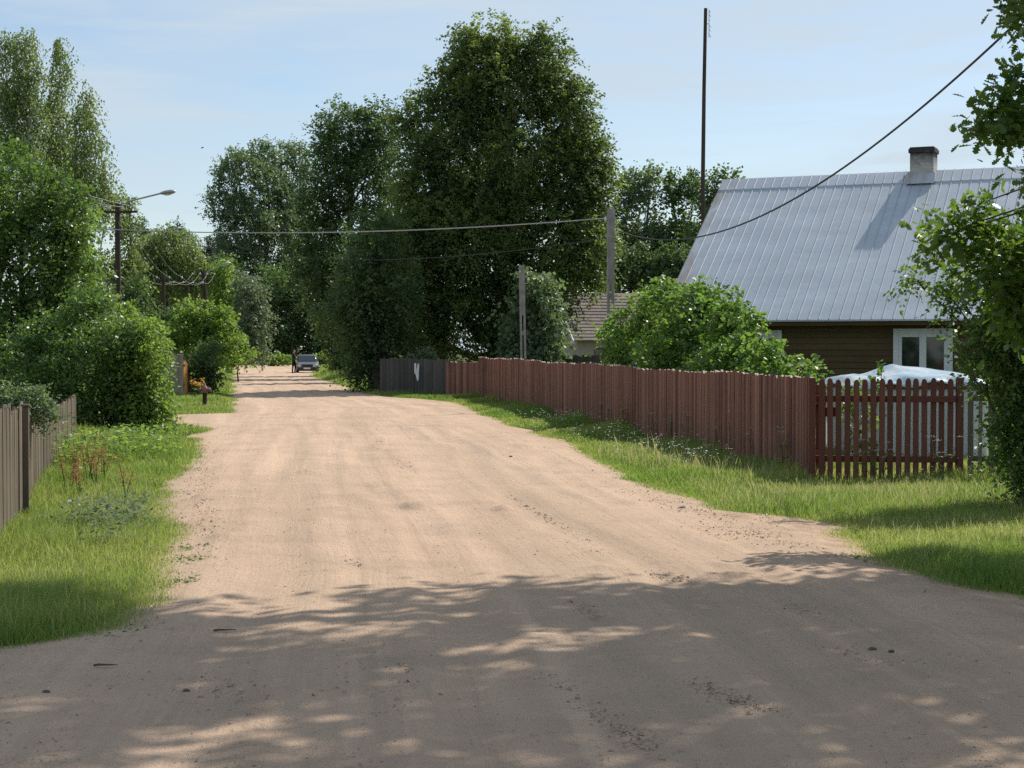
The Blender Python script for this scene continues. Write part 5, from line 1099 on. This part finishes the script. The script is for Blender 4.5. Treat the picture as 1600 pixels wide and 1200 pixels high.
# ------------------------------------------------------------------ car
M_CARP = plain_mat('dark_grey_car_paint', (0.13, 0.135, 0.14), (0.11, 0.115, 0.12), 0.22, 0.7, 0.2, 2, 0.0)
M_BLACKP = plain_mat('black_plastic', (0.025, 0.025, 0.027), (0.035, 0.035, 0.036), 0.5, 0.4)
M_TYRE = plain_mat('tyre_rubber', (0.02, 0.02, 0.02), (0.035, 0.033, 0.03), 0.8, 0.2)
M_LAMP = plain_mat('headlight_glass', (0.6, 0.62, 0.62), (0.5, 0.52, 0.52), 0.12, 0.8)
cp = gnd(478, 583.5)
car = empty('parked_car', (cp[0] + 0.05, cp[1] + 0.6, gz(cp[1])), 'dark grey hatchback with black grille parked nose towards us at the road edge', 'car', rz=R(6))
def loft(secs, name, m, parent, n=None):
    """secs: list of (y, closed ring of (x, z)); nose at small y"""
    mb = MB(); K = len(secs[0][1]); vs = [(x, y, z) for y, ring in secs for x, z in ring]
    fs = [(k * K + i, k * K + (i + 1) % K, (k + 1) * K + (i + 1) % K, (k + 1) * K + i) for k in range(len(secs) - 1) for i in range(K)]
    fs += [tuple(range(K))[::-1], tuple(range((len(secs) - 1) * K, len(secs) * K))]
    mb.add(vs, fs, smooth=True); o = mb.build(name, m, parent); o.modifiers.new('bevel', 'BEVEL').width = 0.02; return o
def ringb(w_, z0, z1): return [(-w_ * .94, z0), (w_ * .94, z0), (w_, z0 + .12), (w_, z1 - .14), (w_ * .93, z1 - .03), (w_ * .7, z1), (-w_ * .7, z1), (-w_ * .93, z1 - .03), (-w_, z1 - .14), (-w_, z0 + .12)]
body = loft([(-2.0, ringb(.70, .30, .66)), (-1.9, ringb(.79, .22, .74)), (-1.5, ringb(.81, .20, .82)), (-0.95, ringb(.82, .20, .90)), (-0.4, ringb(.82, .20, .92)), (1.5, ringb(.82, .20, .93)), (1.95, ringb(.78, .24, .90))], 'body', M_CARP, car)
def ringc(wb, wt, z0, z1): return [(-wb, z0), (wb, z0), (wt + .02, z1 - .08), (wt - .06, z1), (-wt + .06, z1), (-wt - .02, z1 - .08)]
loft([(-0.98, ringc(.74, .72, .86, .90)), (-0.28, ringc(.77, .61, .88, 1.36)), (0.2, ringc(.77, .62, .88, 1.41)), (1.1, ringc(.77, .62, .88, 1.39)), (1.75, ringc(.74, .66, .86, 1.02))], 'roof', M_CARP, car)
mb = MB(); mb.prism([(-.68, -0.945, .935), (.68, -0.945, .935), (.56, -0.335, 1.335), (-.56, -0.335, 1.335)], (0, -0.02, 0.012)); mb.build('windscreen', M_GLASS, car)
for s_ in (-1, 1):
    mb = MB(); mb.prism([(s_ * .765, -0.75, .95), (s_ * .775, 1.35, .95), (s_ * .675, 1.05, 1.31), (s_ * .67, -0.2, 1.30)], (s_ * .014, 0, 0.003)); mb.build('side_window', M_GLASS, car)
    mb = MB(); mb.box((s_ * .56, -2.0, .60), (.26, .10, .15)); mb.build('headlight', M_LAMP, car, bevel=0.02)
    mb = MB(); mb.box((s_ * .90, -0.62, 1.0), (.18, .09, .13)); mb.tube([(s_ * .78, -0.6, .97), (s_ * .9, -0.62, .98)], .02, 6); mb.build('side_mirror', M_BLACKP, car, bevel=0.02)
    for y in (-1.28, 1.25):
        mb = MB(); mb.lathe((s_ * .66, y, .29), [(.2, 0), (.28, .01), (.295, .04), (.295, .13), (.28, .16), (.2, .175)], 22, axis=(s_, 0, 0)); wh = mb.build('wheel', M_TYRE, car)
        mb = MB(); mb.lathe((s_ * .80, y, .29), [(.19, 0), (.18, .03), (.12, .02), (.05, .036), (.01, .037)], 18, axis=(s_, 0, 0)); mb.build('rim', M_STEEL, wh)
mb = MB(); mb.box((0, -2.0, .60), (.82, .10, .13)); [mb.box((0, -2.055, .56 + k * .04), (.80, .012, .012)) for k in range(3)]; mb.build('grille', M_BLACKP, car)
mb = MB(); mb.prism([(-.80, -1.78, .24), (-.70, -2.06, .24), (.70, -2.06, .24), (.80, -1.78, .24), (.7, -1.7, .24), (-.7, -1.7, .24)], (0, 0, .20)); mb.build('bumper', M_BLACKP, car, bevel=0.03)
mb = MB(); mb.box((0, -2.075, .40), (.5, .012, .11)); mb.build('number_plate', M_WHITE, car)

# ------------------------------------------------------------------ person standing by the car, seen from the side
pp = gnd(459, 583.5); pp = np.array([pp[0], pp[1], gz(pp[1])])
M_CLOTH = plain_mat('dark_jacket', (0.030, 0.028, 0.030), (0.05, 0.045, 0.045), 0.9, 0.2, 0, 8)
M_TROUS = plain_mat('dark_trousers', (0.020, 0.020, 0.024), (0.035, 0.034, 0.038), 0.9, 0.2, 0, 8)
M_SKIN = plain_mat('skin', (0.52, 0.32, 0.23), (0.46, 0.27, 0.19), 0.6, 0.4, 0, 12)
M_HAIR = plain_mat('dark_hair', (0.03, 0.022, 0.016), (0.05, 0.035, 0.025), 0.7, 0.3, 0, 30)
per = empty('person', pp, 'person in dark jacket and trousers standing beside the parked car', 'person', rz=R(-20))
# figure faces +x; joints (x, y, z, radius)
J = {'pel': (0, 0, .93, .135), 'bel': (.01, 0, 1.08, .125), 'che': (.0, 0, 1.28, .145), 'nb': (-.01, 0, 1.44, .075), 'nk': (.0, 0, 1.52, .055), 'h0': (.03, 0, 1.60, .075), 'h1': (.03, 0, 1.68, .088), 'h2': (.02, 0, 1.745, .06), 'nose': (.118, 0, 1.65, .016), 'chin': (.085, 0, 1.575, .035),
     'ea': (.015, .085, 1.655, .018), 'eb': (.015, -.085, 1.655, .018)}
E = [('pel', 'bel'), ('bel', 'che'), ('che', 'nb'), ('nb', 'nk'), ('nk', 'h0'), ('h0', 'h1'), ('h1', 'h2'), ('h1', 'nose'), ('h0', 'chin'), ('h1', 'ea'), ('h1', 'eb')]
for s_, t_ in ((1, 'a'), (-1, 'b')):
    fx = .05 * s_
    J.update({'hip' + t_: (0, .10 * s_, .88, .095), 'kn' + t_: (.03 + fx, .11 * s_, .50, .065), 'an' + t_: (-.02 + fx, .11 * s_, .09, .045), 'he' + t_: (-.05 + fx, .11 * s_, .045, .042), 'toe' + t_: (.17 + fx, .125 * s_, .035, .035)})
    E += [('pel', 'hip' + t_), ('hip' + t_, 'kn' + t_), ('kn' + t_, 'an' + t_), ('an' + t_, 'he' + t_), ('an' + t_, 'toe' + t_)]
    el = (.03, .26 * s_, 1.10, .05); wr = (.22, .20 * s_, .98 + .10 * (s_ > 0), .033)
    J.update({'sh' + t_: (-.01, .185 * s_, 1.40, .075), 'el' + t_: el, 'wr' + t_: wr, 'pa' + t_: (wr[0] + .07, wr[1] - .01 * s_, wr[2] - .01, .034)})
    E += [('nb', 'sh' + t_), ('sh' + t_, 'el' + t_), ('el' + t_, 'wr' + t_), ('wr' + t_, 'pa' + t_)]
    for k in range(4):
        q = .02 * (k - 1.5); ll = (.065, .078, .072, .055)[k]; b_ = (wr[0] + .105, wr[1] - .01 * s_ + q * .6, wr[2] - .01 + q, .011); J['f%d%s' % (k, t_)] = b_
        J['g%d%s' % (k, t_)] = (b_[0] + ll * .55, b_[1] - .012 * s_, b_[2] - .012, .0095); J['i%d%s' % (k, t_)] = (b_[0] + ll * .85, b_[1] - .04 * s_, b_[2] - .02, .008); E += [('pa' + t_, 'f%d%s' % (k, t_)), ('f%d%s' % (k, t_), 'g%d%s' % (k, t_)), ('g%d%s' % (k, t_), 'i%d%s' % (k, t_))]
    J['th' + t_] = (wr[0] + .06, wr[1] - .02 * s_, wr[2] + .045, .012); J['ti' + t_] = (wr[0] + .10, wr[1] - .035 * s_, wr[2] + .05, .009); E += [('pa' + t_, 'th' + t_), ('th' + t_, 'ti' + t_)]
names = list(J); me = bpy.data.meshes.new('body'); me.from_pydata([J[k][:3] for k in names], [(names.index(a), names.index(b)) for a, b in E], [])
o = link_mesh('body', me, None, per); sk = o.modifiers.new('skin', 'SKIN'); sk.use_smooth_shade = True; o.modifiers.new('subdivision', 'SUBSURF').render_levels = 2; o.modifiers['subdivision'].levels = 2
for i, k in enumerate(names):
    v = me.skin_vertices[0].data[i]; v.radius = (J[k][3] * (1.0 if k not in ('che', 'bel', 'pel') else 0.85), J[k][3] * (1.0 if k not in ('che', 'bel', 'pel') else 1.15)); v.use_root = (k == 'pel')
bpy.context.view_layer.update(); dg = bpy.context.evaluated_depsgraph_get(); m2 = bpy.data.meshes.new_from_object(o.evaluated_get(dg)); o.modifiers.clear(); o.data = m2
for mm in (M_SKIN, M_CLOTH, M_TROUS, M_TYRE): m2.materials.append(mm)
for pl in m2.polygons:
    x, y, z = pl.center; pl.material_index = 3 if z < 0.085 else (2 if z < 0.93 and x < 0.18 and abs(y) < 0.24 else (0 if (z > 1.505 or (x > 0.225 and z < 1.2)) else 1)); pl.use_smooth = True
mb = MB(); nu, nv = 14, 8; vs = []
for j in range(nv + 1):
    for i in range(nu):
        a = 2 * math.pi * i / nu; b = math.pi * 0.62 * j / nv; d = np.array([math.sin(b) * math.cos(a), math.sin(b) * math.sin(a), math.cos(b)]); k_ = 1.0 if d[0] < 0.55 else 1.0 - 0.5 * (d[0] - .55); vs.append((0.012 + .105 * d[0] * k_ - 0.012, .098 * d[1], 1.69 + .098 * d[2]))
mb.add(vs, [(j * nu + i, (j + 1) * nu + i, (j + 1) * nu + (i + 1) % nu, j * nu + (i + 1) % nu) for j in range(nv) for i in range(nu)], smooth=True); mb.build('hair', M_HAIR, per)

# ------------------------------------------------------------------ bird high over the road
bp = at(316, 231, 95); mb = MB()
mb.lathe((-0.09, 0, 0), [(0.004, 0), (0.02, 0.03), (0.03, 0.08), (0.028, 0.13), (0.016, 0.17), (0.004, 0.19)], 8, axis=(1, 0, 0.05))
for s_ in (-1, 1): mb.add([(0.03, 0.015 * s_, 0.012), (0.05, 0.10 * s_, 0.05), (0.0, 0.23 * s_, 0.045), (0.015, 0.11 * s_, 0.035), (-0.03, 0.015 * s_, 0.008)], [(0, 1, 2, 3, 4)] if s_ > 0 else [(4, 3, 2, 1, 0)])
mb.add([(-0.09, 0, 0.0), (-0.16, 0.035, 0.0), (-0.13, 0, 0), (-0.16, -0.035, 0)], [(0, 1, 2), (0, 2, 3)])
bo = mb.build('bird', M_BLACKP, None, loc=bp); bo.rotation_euler = (R(10), R(-8), R(12)); tag(bo, 'small dark bird gliding in the open sky above the road', 'bird')
